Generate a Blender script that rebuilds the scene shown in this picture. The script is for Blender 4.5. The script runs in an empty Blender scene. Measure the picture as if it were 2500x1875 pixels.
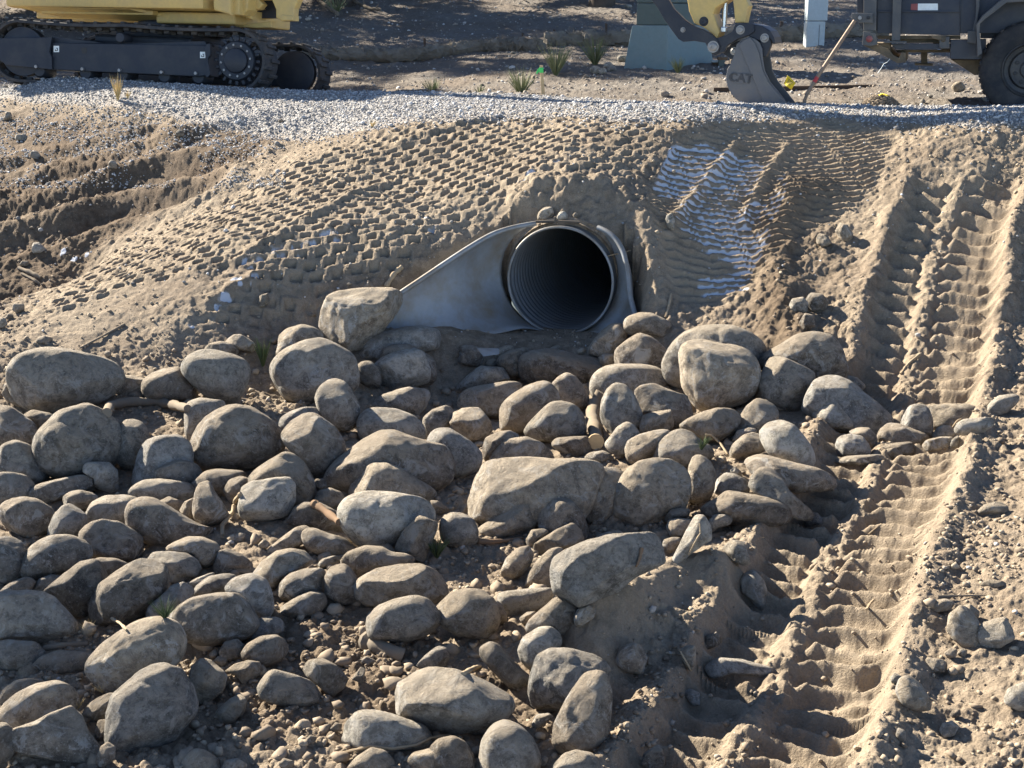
import bpy, bmesh, math, random
import numpy as np
from mathutils import Vector, Matrix

# ------------------------------------------------------------------ camera, world, sun, exposure
scene = bpy.context.scene
F_PX, W_PX, H_PX = 3450.0, 2500.0, 1875.0
PITCH = math.radians(14.43)
cam_data = bpy.data.cameras.new("camera")
cam_data.sensor_width = 36.0
cam_data.lens = F_PX / W_PX * 36.0
cam_data.clip_start = 0.05
cam_data.clip_end = 600.0
cam = bpy.data.objects.new("camera", cam_data)
cam.rotation_euler = (math.pi / 2 - PITCH, 0, 0)
scene.collection.objects.link(cam)
scene.camera = cam

SUN_EL = math.radians(31.0)
SUN_DIR = Vector((-0.77, 0.64, 0.0)).normalized() * math.cos(SUN_EL) + Vector((0, 0, math.sin(SUN_EL)))
world = bpy.data.worlds.new("World")
scene.world = world
world.use_nodes = True
wn = world.node_tree
wn.nodes.clear()
sky = wn.nodes.new("ShaderNodeTexSky")
sky.sky_type = 'NISHITA'
sky.sun_disc = False
sky.altitude = 2400.0
sky.air_density = 0.6
sky.dust_density = 0.4
sky.sun_elevation = SUN_EL
sky.sun_rotation = math.atan2(SUN_DIR.x, SUN_DIR.y)
bg = wn.nodes.new("ShaderNodeBackground")
bg.inputs["Strength"].default_value = 0.08
wo = wn.nodes.new("ShaderNodeOutputWorld")
wn.links.new(sky.outputs[0], bg.inputs["Color"])
wn.links.new(bg.outputs[0], wo.inputs["Surface"])

sun_data = bpy.data.lights.new("sun", 'SUN')
sun_data.energy = 5.0
sun_data.angle = math.radians(0.53)
sun_data.color = (1.0, 0.92, 0.79)
sun = bpy.data.objects.new("sun", sun_data)
sun.rotation_euler = SUN_DIR.to_track_quat('Z', 'Y').to_euler()
sun.location = (-20, 20, 15)
scene.collection.objects.link(sun)

scene.view_settings.view_transform = 'Standard'
scene.view_settings.look = 'None'
scene.view_settings.gamma = 1.0
scene.view_settings.exposure = 2.1
scene.cycles.max_bounces = 5
scene.cycles.diffuse_bounces = 3

# ------------------------------------------------------------------ photo-pixel helpers
CT, ST = math.cos(PITCH), math.sin(PITCH)

def rays(px, py):
    px = np.asarray(px, float); py = np.asarray(py, float)
    a = (px - W_PX / 2) / F_PX
    b = (H_PX / 2 - py) / F_PX
    return a, CT + b * ST, -ST + b * CT            # x, y, z components

def at(px, py, Y):
    x, y, z = rays(px, py)
    k = Y / y
    return np.array([x * k, y * k, z * k]).T

def to_px(p):
    p = np.asarray(p, float)
    d = p[..., 1] * CT - p[..., 2] * ST
    u = p[..., 1] * ST + p[..., 2] * CT
    return np.stack([W_PX / 2 + F_PX * p[..., 0] / d, H_PX / 2 - F_PX * u / d], -1)

CROPS = {'P': (0, 0, 1.0), 'A': (0, 800, 3.318), 'B': (500, 700, 3.318), 'C': (1050, 750, 3.318), 'D': (1550, 750, 3.318),
         'E': (0, 1200, 2.458), 'F': (500, 1150, 2.288), 'G': (1050, 1200, 2.458), 'H': (1600, 1200, 2.458),
         'U': (0, 230, 2.602), 'V': (1550, 250, 2.2116), 'Q': (2050, 900, 4.88), 'X': (0, 0, 2.6024), 'Y': (700, 0, 2.6024),
         'Z': (1500, 0, 4.424), 'T': (1900, 0, 3.687), 'M': (800, 400, 2.602), 'N': (450, 0, 5.53), 'K': (1700, 80, 8.508),
         'R': (1230, 500, 6.636)}

def crop(c, pts):
    ox, oy, s = CROPS[c]
    return [(ox + x / s, oy + y / s) for x, y in pts]

# ------------------------------------------------------------------ numpy noise
def _hash(ix, iy, iz, seed):
    h = (ix.astype(np.int64) * 374761393 + iy.astype(np.int64) * 668265263 + iz * 2147483647 + seed * 1442695041) & 0xffffffff
    h = ((h ^ (h >> 13)) * 1274126177) & 0xffffffff
    h = (h ^ (h >> 16)) & 0xffffff
    return (h / float(0xffffff)).astype(np.float32)

def vnoise2(x, y, seed=0):
    xi = np.floor(x); yi = np.floor(y)
    fx = (x - xi).astype(np.float32); fy = (y - yi).astype(np.float32)
    fx = fx * fx * fx * (fx * (fx * 6 - 15) + 10); fy = fy * fy * fy * (fy * (fy * 6 - 15) + 10)
    z = 0
    a = _hash(xi, yi, z, seed); b = _hash(xi + 1, yi, z, seed)
    c = _hash(xi, yi + 1, z, seed); d = _hash(xi + 1, yi + 1, z, seed)
    return (a + (b - a) * fx) * (1 - fy) + (c + (d - c) * fx) * fy

def fbm2(x, y, seed=0, octs=4, gain=0.5):
    out = 0; amp = 1; tot = 0
    for o in range(octs):
        ca, sa = math.cos(o * 1.1 + .3), math.sin(o * 1.1 + .3)
        out = out + amp * (vnoise2((x * ca - y * sa) * 2 ** o, (x * sa + y * ca) * 2 ** o, seed + o) - 0.5)
        tot += amp; amp *= gain
    return out / tot

def vnoise3(p, seed=0):
    pi = np.floor(p); f = p - pi
    f = f * f * f * (f * (f * 6 - 15) + 10)
    r = 0
    for dx in (0, 1):
        for dy in (0, 1):
            for dz in (0, 1):
                w = (f[:, 0] if dx else 1 - f[:, 0]) * (f[:, 1] if dy else 1 - f[:, 1]) * (f[:, 2] if dz else 1 - f[:, 2])
                r = r + w * _hash(pi[:, 0] + dx, pi[:, 1] + dy, (pi[:, 2] + dz).astype(np.int64), seed)
    return r - 0.5

def clods(x, y, cell, seed, dens=0.6):
    """hemispherical lumps of dirt, one per jittered cell"""
    gx = np.floor(x / cell); gy = np.floor(y / cell)
    out = np.zeros_like(x, dtype=np.float32)
    for ox in (-1, 0, 1):
        for oy in (-1, 0, 1):
            cx = gx + ox; cy = gy + oy
            jx = (cx + _hash(cx, cy, 1, seed)) * cell; jy = (cy + _hash(cx, cy, 2, seed)) * cell
            rr = _hash(cx, cy, 3, seed)
            r = cell * (0.2 + 0.6 * rr * rr)
            on = _hash(cx, cy, 4, seed) < dens
            d2 = ((x - jx) ** 2 + (y - jy) ** 2 * 1.1) / (r * r)
            h = np.where(on & (d2 < 1), np.sqrt(np.maximum(0, 1 - d2)) * r * 0.75, 0)
            out = np.maximum(out, h)
    return out

def sstep(a, b, v):
    t = np.clip((v - a) / (b - a), 0, 1)
    return t * t * (3 - 2 * t)

def poly_sd(x, y, pts):
    """distance to a polyline, signed side (+ left of travel) and arc length"""
    best = np.full(x.shape, 1e9, np.float32); sgn = np.zeros(x.shape, np.float32); arc = np.zeros(x.shape, np.float32)
    s0 = 0.0
    n = len(pts) - 1
    for i in range(n):
        ax, ay = pts[i]; bx, by = pts[i + 1]
        dx, dy = bx - ax, by - ay
        L = math.hypot(dx, dy)
        if L < 1e-6: continue
        t = ((x - ax) * dx + (y - ay) * dy) / (L * L)
        tc = np.clip(t, 0, 1)
        ex = x - ax - tc * dx; ey = y - ay - tc * dy
        d = np.hypot(ex, ey)
        m = d < best
        best = np.where(m, d, best)
        sgn = np.where(m, np.sign(dx * (y - ay) - dy * (x - ax)), sgn)
        arc = np.where(m, s0 + tc * L, arc)
        s0 += L
    return best, sgn, arc, s0

def in_poly(x, y, pts):
    c = np.zeros(x.shape, bool)
    n = len(pts)
    for i in range(n):
        x1, y1 = pts[i]; x2, y2 = pts[(i + 1) % n]
        if y1 == y2: continue
        m = ((y1 > y) != (y2 > y)) & (x < (x2 - x1) * (y - y1) / (y2 - y1) + x1)
        c ^= m
    return c

def poly_feather(x, y, pts, w):
    m = in_poly(x, y, pts)
    d, _, _, _ = poly_sd(x, y, list(pts) + [pts[0]])
    return np.where(m, sstep(0, w, d), 0).astype(np.float32)

# ------------------------------------------------------------------ materials
MATS = {}
def nodes_of(m):
    m.use_nodes = True
    return m.node_tree.nodes, m.node_tree.links

def new_mat(name):
    m = bpy.data.materials.new(name)
    n, l = nodes_of(m)
    n.clear()
    out = n.new("ShaderNodeOutputMaterial")
    b = n.new("ShaderNodeBsdfPrincipled")
    l.new(b.outputs[0], out.inputs[0])
    MATS[name] = m
    return m, n, l, b

def tex_noise(n, l, scale, detail=6, rough=0.6, coord=None, dist=0.0):
    t = n.new("ShaderNodeTexNoise")
    t.inputs["Scale"].default_value = scale
    t.inputs["Detail"].default_value = detail
    t.inputs["Roughness"].default_value = rough
    t.inputs["Distortion"].default_value = dist
    if coord is not None: l.new(coord, t.inputs["Vector"])
    return t

def ramp(n, l, fac, stops):
    r = n.new("ShaderNodeValToRGB")
    els = r.color_ramp.elements
    while len(els) < len(stops): els.new(0.5)
    for e, (p, c) in zip(els, stops):
        e.position = p
        e.color = (c[0], c[1], c[2], 1) if not isinstance(c, (int, float)) else (c, c, c, 1)
    l.new(fac, r.inputs[0])
    return r

def mixc(n, l, fac, a, b, mode='MIX'):
    m = n.new("ShaderNodeMix"); m.data_type = 'RGBA'; m.blend_type = mode
    for sock, v in ((m.inputs[0], fac), (m.inputs[6], a), (m.inputs[7], b)):
        if hasattr(v, "links"): l.new(v, sock)
        elif isinstance(v, (int, float)): sock.default_value = v
        else: sock.default_value = (v[0], v[1], v[2], 1)
    return m.outputs[2]

def math_n(n, l, op, a, b=0.0, clamp=False):
    m = n.new("ShaderNodeMath"); m.operation = op; m.use_clamp = clamp
    for i, v in enumerate((a, b)):
        if hasattr(v, "links"): l.new(v, m.inputs[i])
        else: m.inputs[i].default_value = v
    return m.outputs[0]

def bump(n, l, b, height, strength, dist):
    bp = n.new("ShaderNodeBump")
    bp.inputs["Strength"].default_value = strength
    bp.inputs["Distance"].default_value = dist
    l.new(height, bp.inputs["Height"])
    l.new(bp.outputs[0], b.inputs["Normal"])
    return bp

def paint(name, col, rough=0.5, metal=0.0, dirt=(0.22, 0.17, 0.12), amount=0.35, scale=6.0, spec=0.5):
    """weathered painted or bare metal, dust caught on upward faces and in blotches"""
    m, n, l, b = new_mat(name)
    co = n.new("ShaderNodeTexCoord").outputs["Object"]
    t1 = tex_noise(n, l, scale, 8, 0.65, co)
    t2 = tex_noise(n, l, scale * 5, 6, 0.7, co)
    geo = n.new("ShaderNodeNewGeometry")
    sep = n.new("ShaderNodeSeparateXYZ"); l.new(geo.outputs["Normal"], sep.inputs[0])
    up = math_n(n, l, 'MULTIPLY', math_n(n, l, 'MAXIMUM', sep.outputs[2], 0.0), 0.55)
    bl = ramp(n, l, t1.outputs[0], [(0.42, 0.0), (0.72, 1.0)]).outputs[0]
    f = math_n(n, l, 'MULTIPLY', math_n(n, l, 'ADD', bl, up), amount, True)
    c2 = mixc(n, l, t2.outputs[0], [c * 0.78 for c in col], [min(1, c * 1.2) for c in col])
    l.new(mixc(n, l, f, c2, dirt), b.inputs["Base Color"])
    l.new(math_n(n, l, 'ADD', math_n(n, l, 'MULTIPLY', t2.outputs[0], 0.3), rough - 0.1, True), b.inputs["Roughness"])
    b.inputs["Metallic"].default_value = metal
    b.inputs["Specular IOR Level"].default_value = spec
    bump(n, l, b, t2.outputs[0], 0.15, 0.01)
    return m

# ------------------------------------------------------------------ object helpers
COL = scene.collection

def tag(o, label=None, cat=None, group=None, kind=None):
    if label: o["label"] = label
    if cat: o["category"] = cat
    if group: o["group"] = group
    if kind: o["kind"] = kind
    return o

def mesh_np(name, verts, faces, mat=None, parent=None, smooth=True):
    """faces: (n,3) or (n,4) int array, or list of lists"""
    me = bpy.data.meshes.new(name)
    verts = np.asarray(verts, np.float32)
    if isinstance(faces, np.ndarray):
        nf, k = faces.shape
        me.vertices.add(len(verts)); me.vertices.foreach_set("co", verts.ravel())
        me.loops.add(nf * k); me.loops.foreach_set("vertex_index", faces.astype(np.int32).ravel())
        me.polygons.add(nf)
        me.polygons.foreach_set("loop_start", np.arange(0, nf * k, k, dtype=np.int32))
        me.update(calc_edges=True)
    else:
        me.from_pydata([tuple(map(float, v)) for v in verts], [], faces)
        me.update()
    if smooth:
        me.polygons.foreach_set("use_smooth", np.ones(len(me.polygons), bool))
    o = bpy.data.objects.new(name, me)
    COL.objects.link(o)
    if mat is not None: me.materials.append(mat if not isinstance(mat, str) else MATS[mat])
    if parent is not None: o.parent = parent
    return o

def empty(name, loc, label, cat, group=None, rotz=0.0):
    o = bpy.data.objects.new(name, None)
    o.empty_display_size = 0.2
    o.location = loc
    o.rotation_euler = (0, 0, rotz)
    COL.objects.link(o)
    return tag(o, label, cat, group)

class MB:
    """collects shapes into one mesh"""
    def __init__(self): self.bm = bmesh.new()
    def box(self, c, s, rot=None, bev=0.0):
        m = Matrix.Translation(Vector(c))
        if rot is not None: m = m @ rot.to_4x4()
        r = bmesh.ops.create_cube(self.bm, size=1.0)
        vs = r['verts']
        for v in vs: v.co = Vector((v.co.x * s[0], v.co.y * s[1], v.co.z * s[2]))
        if bev > 0:
            es = list({e for v in vs for e in v.link_edges})
            rb = bmesh.ops.bevel(self.bm, geom=es, offset=bev, segments=2, affect='EDGES', profile=0.5)
            vs = list({v for f in rb['faces'] for v in f.verts} | {v for v in vs if v.is_valid})
        for v in vs: v.co = m @ v.co
        return self
    def tube(self, pts, r, seg=10, cap=True):
        pts = [Vector(p) for p in pts]
        rs = r if isinstance(r, (list, tuple)) else [r] * len(pts)
        rings = []
        up = Vector((0.13, 0.21, 0.97))
        for i, p in enumerate(pts):
            d = (pts[min(i + 1, len(pts) - 1)] - pts[max(i - 1, 0)]).normalized()
            a = d.cross(up)
            if a.length < 1e-4: a = d.cross(Vector((1, 0, 0)))
            a.normalize(); b = d.cross(a)
            up = -b if False else up
            rings.append([self.bm.verts.new(p + (a * math.cos(2 * math.pi * k / seg) + b * math.sin(2 * math.pi * k / seg)) * rs[i]) for k in range(seg)])
        for i in range(len(rings) - 1):
            for k in range(seg):
                self.bm.faces.new((rings[i][k], rings[i][(k + 1) % seg], rings[i + 1][(k + 1) % seg], rings[i + 1][k]))
        if cap:
            self.bm.faces.new(rings[0][::-1]); self.bm.faces.new(rings[-1])
        return self
    def lathe(self, prof, c, axis, seg=32):
        """prof: list of (radius, distance along axis)"""
        axis = Vector(axis).normalized(); c = Vector(c)
        a = axis.orthogonal().normalized(); b = axis.cross(a)
        rings = []
        for r, h in prof:
            rings.append([self.bm.verts.new(c + axis * h + (a * math.cos(2 * math.pi * k / seg) + b * math.sin(2 * math.pi * k / seg)) * max(r, 1e-4)) for k in range(seg)])
        for i in range(len(rings) - 1):
            for k in range(seg):
                self.bm.faces.new((rings[i][k], rings[i][(k + 1) % seg], rings[i + 1][(k + 1) % seg], rings[i + 1][k]))
        return self
    def prism(self, pts, vec, bev=0.0):
        """closed 3-D outline pushed along vec"""
        vec = Vector(vec)
        a = [self.bm.verts.new(Vector(p)) for p in pts]
        b = [self.bm.verts.new(Vector(p) + vec) for p in pts]
        fs = [self.bm.faces.new(a), self.bm.faces.new(b[::-1])]
        n = len(pts)
        for i in range(n):
            fs.append(self.bm.faces.new((a[i], b[i], b[(i + 1) % n], a[(i + 1) % n])))
        bmesh.ops.recalc_face_normals(self.bm, faces=fs)
        if bev > 0:
            es = list({e for f in fs[:2] for e in f.edges})
            bmesh.ops.bevel(self.bm, geom=es, offset=bev, segments=2, affect='EDGES', profile=0.5)
        return self
    def sheet(self, rows):
        g = [[self.bm.verts.new(Vector(p)) for p in r] for r in rows]
        for i in range(len(g) - 1):
            for k in range(len(g[i]) - 1):
                self.bm.faces.new((g[i][k], g[i][k + 1], g[i + 1][k + 1], g[i + 1][k]))
        return self
    def build(self, name, mat, parent=None, smooth=False, label=None):
        bmesh.ops.recalc_face_normals(self.bm, faces=self.bm.faces)
        me = bpy.data.meshes.new(name)
        self.bm.to_mesh(me); self.bm.free()
        if smooth:
            me.polygons.foreach_set("use_smooth", np.ones(len(me.polygons), bool))
            if hasattr(me, "set_sharp_from_angle"): me.set_sharp_from_angle(angle=math.radians(40))
        me.materials.append(MATS[mat] if isinstance(mat, str) else mat)
        o = bpy.data.objects.new(name, me)
        COL.objects.link(o)
        if parent is not None:
            o.parent = parent
            # shapes are given in world coordinates
            bpy.context.view_layer.update() if False else None
            o.matrix_parent_inverse = pinv(parent)
        if label: o["label"] = label
        return o

def pinv(p):
    m = Matrix.LocRotScale(p.location, p.rotation_euler, p.scale)
    if p.parent is not None and p.type == 'EMPTY':
        m = pinv(p.parent).inverted() @ m
    elif p.parent is not None:
        m = (pinv(p.parent).inverted() @ p.matrix_parent_inverse) @ m
    return m.inverted()
# ------------------------------------------------------------------ the lie of the land
CTRL = [(0,1875,4.5),(1250,1875,4.5),(2500,1875,4.35),(0,1412,6),(700,1412,6),(1250,1412,6),(2500,1400,5.6),(0,1207,7),(800,1207,7),(1500,1207,7),
 (2500,1150,6.7),(0,1050,7.9),(800,1050,8),(1500,1050,8),(2100,1050,7.8),(2500,950,8.0),(1000,871,9.35),(1350,850,9.65),
 (0,870,8.75),(300,880,8.8),(0,800,9.2),(130,700,10.2),(300,600,10.8),(500,520,11.05),(700,400,11.5),(1000,290,12.0),
 (0,700,10.6),(0,600,11.5),(0,450,12.7),(0,300,14.5),(0,230,16.0),(0,200,17.0),(400,500,11.7),(400,400,12.55),(400,300,13.6),(400,232,14.2),
 (800,350,12.0),(800,280,13),(800,226,14.6),(1250,300,11.8),(1250,250,13),(1250,235,13.8),(1700,290,11.3),(1700,256,12.5),(2400,300,10.9),(2400,268,12.0),
 (1000,450,10.95),(750,560,10.15),(600,700,9.5),(400,750,9.3),(200,800,9.15),(700,800,9.35),(1250,400,10.9),(1350,480,10.25),(1370,540,10.08),(1180,560,10.2),(1050,640,9.9),(950,740,9.6),(900,820,9.4),
 (1560,600,9.9),(1560,740,9.5),(1650,720,9.6),(1600,450,10.6),(1800,380,11),(1900,600,10),(1700,680,9.7),(2150,350,11),(2150,700,9.4),(2150,850,8.8),
 (2400,500,10.1),(2400,700,9.2),(2450,850,8.5),(1900,800,9.1),(1900,950,8.5),(2300,1300,6.15),(2400,1600,5.05),(1900,1300,6.5),(1850,1600,5.3),(1900,1100,7.4),(1900,1875,4.42),(2080,1720,4.88),(1700,1720,4.92),
 (100,192,15.4),(400,205,15.3),(722,243,17.0),(500,235,17.2),(200,222,17.6),(700,160,20),(700,60,23.5),(100,130,22),(100,0,27),
 (1250,222,15.2),(1250,180,17.2),(1250,130,19.7),(1250,90,22),(1250,50,23.8),(1250,0,26.5),(1600,245,14.3),(1650,168,17.5),(1700,110,20),
 (2300,235,14.4),(2300,180,16.5),(2200,120,19),(2200,60,22),(2200,0,26),
 (1250,-150,33),(0,-150,34),(2500,-150,33),(2500,0,26),(1250,-400,60),(0,-400,60),(2500,-400,60),(1250,-500,110)]
_c = np.array(CTRL, float)
_p = at(_c[:, 0], _c[:, 1], _c[:, 2])
_extra = np.array([[-7, 5, -2.5], [7, 5, -2.2], [-10, 9, -2.1], [10, 9, -1.6], [-12, 13, -1.6], [12, 12.5, -0.8], [-16, 20, -.7], [16, 17, -.5],
                   [-30, 28, .8], [30, 28, .8], [-80, 60, 6], [80, 60, 6], [0, 2.5, -2.62], [-3, 2.5, -2.6], [3, 2.5, -2.5], [0, 0.6, -2.7], [-1.5, .6, -2.7], [1.5, .6, -2.6]])
_p = np.vstack([_p, _extra])

def _uv(x, y):
    yy = np.maximum(y, 0.3)
    return np.stack([3.0 * x / (yy + 1.5), 3.0 * np.log(yy)], -1)

def _tps(d2):
    return 0.5 * d2 * np.log(d2 + 1e-9)

_k = _uv(_p[:, 0], _p[:, 1])
_n = len(_k)
_K = _tps(((_k[:, None] - _k[None]) ** 2).sum(-1)) + np.eye(_n) * 0.004
_Pm = np.hstack([np.ones((_n, 1)), _k])
_A = np.block([[_K, _Pm], [_Pm.T, np.zeros((3, 3))]])
_w = np.linalg.solve(_A, np.concatenate([_p[:, 2], np.zeros(3)]))

def base_z(x, y):
    x = np.asarray(x, float); y = np.asarray(y, float)
    shp = x.shape
    k = _uv(x.ravel(), y.ravel())
    out = np.empty(len(k))
    for i in range(0, len(k), 20000):
        q = k[i:i + 20000]
        d2 = (q[:, :1] - _k[None, :, 0]) ** 2 + (q[:, 1:] - _k[None, :, 1]) ** 2
        out[i:i + 20000] = _tps(d2) @ _w[:_n] + _w[_n] + q @ _w[_n + 1:]
    return out.reshape(shp)

# table of base_z for quick look-ups (bilinear)
_TU = np.linspace(-2.2, 2.2, 300); _TL = np.linspace(math.log(0.3), math.log(130), 700)
_tx = _TU[None, :] * (np.exp(_TL)[:, None] + 1.5); _ty = np.broadcast_to(np.exp(_TL)[:, None], _tx.shape)
_TZ = base_z(_tx, _ty)

def zfast(x, y):
    yy = np.clip(y, 0.3, 129.9)
    u = np.clip(np.asarray(x) / (yy + 1.5), -2.199, 2.199)
    a = (u + 2.2) / 4.4 * 299; b = (np.log(yy) - _TL[0]) / (_TL[-1] - _TL[0]) * 699
    ai = np.clip(np.floor(a).astype(int), 0, 298); bi = np.clip(np.floor(b).astype(int), 0, 698)
    fa = a - ai; fb = b - bi
    return (_TZ[bi, ai] * (1 - fa) + _TZ[bi, ai + 1] * fa) * (1 - fb) + (_TZ[bi + 1, ai] * (1 - fa) + _TZ[bi + 1, ai + 1] * fa) * fb

def hit(px, py, zf=None, ymin=3.0, ymax=70.0):
    """where the ray through a photo pixel first meets the ground"""
    zf = zf or zfast
    px = np.atleast_1d(np.asarray(px, float)); py = np.atleast_1d(np.asarray(py, float))
    Y = np.exp(np.linspace(math.log(ymin), math.log(ymax), 1600))
    rx, ry, rz = rays(px, py)
    X = (rx / ry)[:, None] * Y; Z = (rz / ry)[:, None] * Y
    below = Z < zf(X, np.broadcast_to(Y, X.shape))
    i = np.where(below.any(1), below.argmax(1), len(Y) - 1)
    j = np.maximum(i - 1, 0)
    r = np.arange(len(px))
    yy = 0.5 * (Y[i] + Y[j])
    return np.stack([(rx / ry) * yy, yy, (rz / ry) * yy], -1)

def ground_xy(pts, c='P'):
    q = crop(c, pts)
    h = hit([a for a, b in q], [b for a, b in q])
    return [(float(a[0]), float(a[1])) for a in h]

# culvert frame: mouth centre on the ground plane of the pipe
PIPE_R = 0.382
PIPE_C = Vector(at(1372, 683, 10.0))
PIPE_YAW = math.radians(17)
PIPE_OUT = Vector((-math.sin(PIPE_YAW), -math.cos(PIPE_YAW), 0))     # the way the water leaves
PIPE_LAT = Vector((math.cos(PIPE_YAW), -math.sin(PIPE_YAW), 0))      # to the right
FLOOR_Z = PIPE_C.z - PIPE_R + 0.02

# world-space outlines of the prints, ruts and snow
ridge_c = ground_xy([(2350,390),(2340,480),(2305,560),(2287,634),(2269,725),(2255,793),(2242,860),(2224,919),(2180,1050)]) + ground_xy([(1290,0),(1180,200),(1090,330),(1000,530),(950,650),(880,830),(790,950),(750,1150),(680,1260),(590,1420),(500,1560),(420,1700),(330,1900),(240,2100)], 'H')
fan_poly = ground_xy([(1650,335),(1760,292),(2050,292),(2215,325),(2150,450),(2060,530),(1960,590),(1890,650),(1840,710),(1760,750),(1640,745),(1595,600),(1555,480)])
fan_r1 = ground_xy([(1800,345),(1730,430),(1672,503),(1640,560)])
fan_r2 = ground_xy([(1925,354),(1870,430),(1839,485),(1815,540)])
pad_poly = ground_xy([(90,770),(200,665),(350,580),(480,530),(640,440),(820,360),(1000,305),(1300,285),(1640,285),(1600,370),(1500,430),(1330,440),(1200,520),(1060,600),(960,690),(850,700),(600,800),(480,830),(440,800),(560,720),(600,660),(530,650),(300,790)])
smooth_poly = ground_xy([(0,870),(120,770),(300,690),(480,655),(560,650),(520,720),(380,800),(330,850),(150,880)])
pad_edges = [ground_xy([(700,566),(790,522),(873,483),(960,450)]), ground_xy([(480,765),(560,715),(650,672)]), ground_xy([(548,655),(640,605),(730,560)]), ground_xy([(940,375),(1040,335),(1240,285)])]
ruts_l = [ground_xy([(-60,620),(0,610),(400,560),(800,420),(1300,280),(1750,180)], 'U'), ground_xy([(-60,780),(0,770),(500,680),(1000,560),(1500,440)], 'U'),
          ground_xy([(-60,1010),(0,1000),(400,900),(800,760),(1250,640)], 'U'), ground_xy([(-60,520),(200,470),(500,410),(900,320)], 'U')]
pit_l = ground_xy([(20,700),(110,680),(190,640)])
mound = ground_xy([(1450,1600),(1540,1530),(1640,1450),(1710,1430)])
mound2 = ground_xy([(1400,1640),(1480,1590),(1560,1560)])
bank_r = ground_xy([(2330,1190),(2290,1270),(2230,1420),(2160,1580),(2100,1740),(2060,1860)])
bank_l = ground_xy([(1960,470),(1900,560),(1900,700),(1920,830),(2000,930)])
bank_c = ground_xy([(1300,470),(1400,455),(1500,470),(1570,520),(1590,620),(1580,720)])
snow_polys = [ground_xy(p) for p in ([(1630,350),(1700,325),(1900,385),(1850,480),(1700,520),(1560,490)], [(1890,420),(1930,400),(1935,480),(1900,560),(1850,520)],
              [(1570,480),(1700,490),(1870,480),(1910,520),(1890,600),(1830,690),(1780,640),(1690,590)], [(1640,690),(1700,650),(1830,640),(1840,720),(1700,730)],
              [(1650,535),(1700,560),(1740,620),(1690,600)])]
soil_shade_left = ground_xy([(-500,720),(-300,300),(0,262),(300,275),(560,300),(800,290),(640,400),(500,500),(300,585),(170,665),(60,740),(-100,790)])  # shade over the left ruts, put into the colour, with darker turned soil
soil_shade_low = ground_xy([(300,1560),(620,1420),(1000,1420),(1180,1560),(1500,1560),(1560,1700),(1500,1900),(300,1900)])  # shade painted into the low soil between rocks, with darker turned soil
snow_spots = [(690,612,50,17),(745,592,36,12),(615,640,34,13),(578,697,26,12),(545,736,30,11),(612,686,28,13),(535,757,16,7),(806,575,34,9),(828,590,22,7),(850,560,18,6),
              (1360,398,20,11),(1290,428,26,6),(1276,442,20,6),(1235,455,16,5),(30,612,17,5),(150,623,13,7),(182,622,12,6),(211,610,8,7),(470,806,16,4),(1060,560,22,6),(1030,540,18,5)]
_sp = hit([s[0] for s in snow_spots], [s[1] for s in snow_spots])

def lug(s, spacing, sig):
    d = np.abs((s / spacing) - np.floor(s / spacing) - 0.5) * spacing
    return np.exp(-(d / sig) ** 2)

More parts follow.
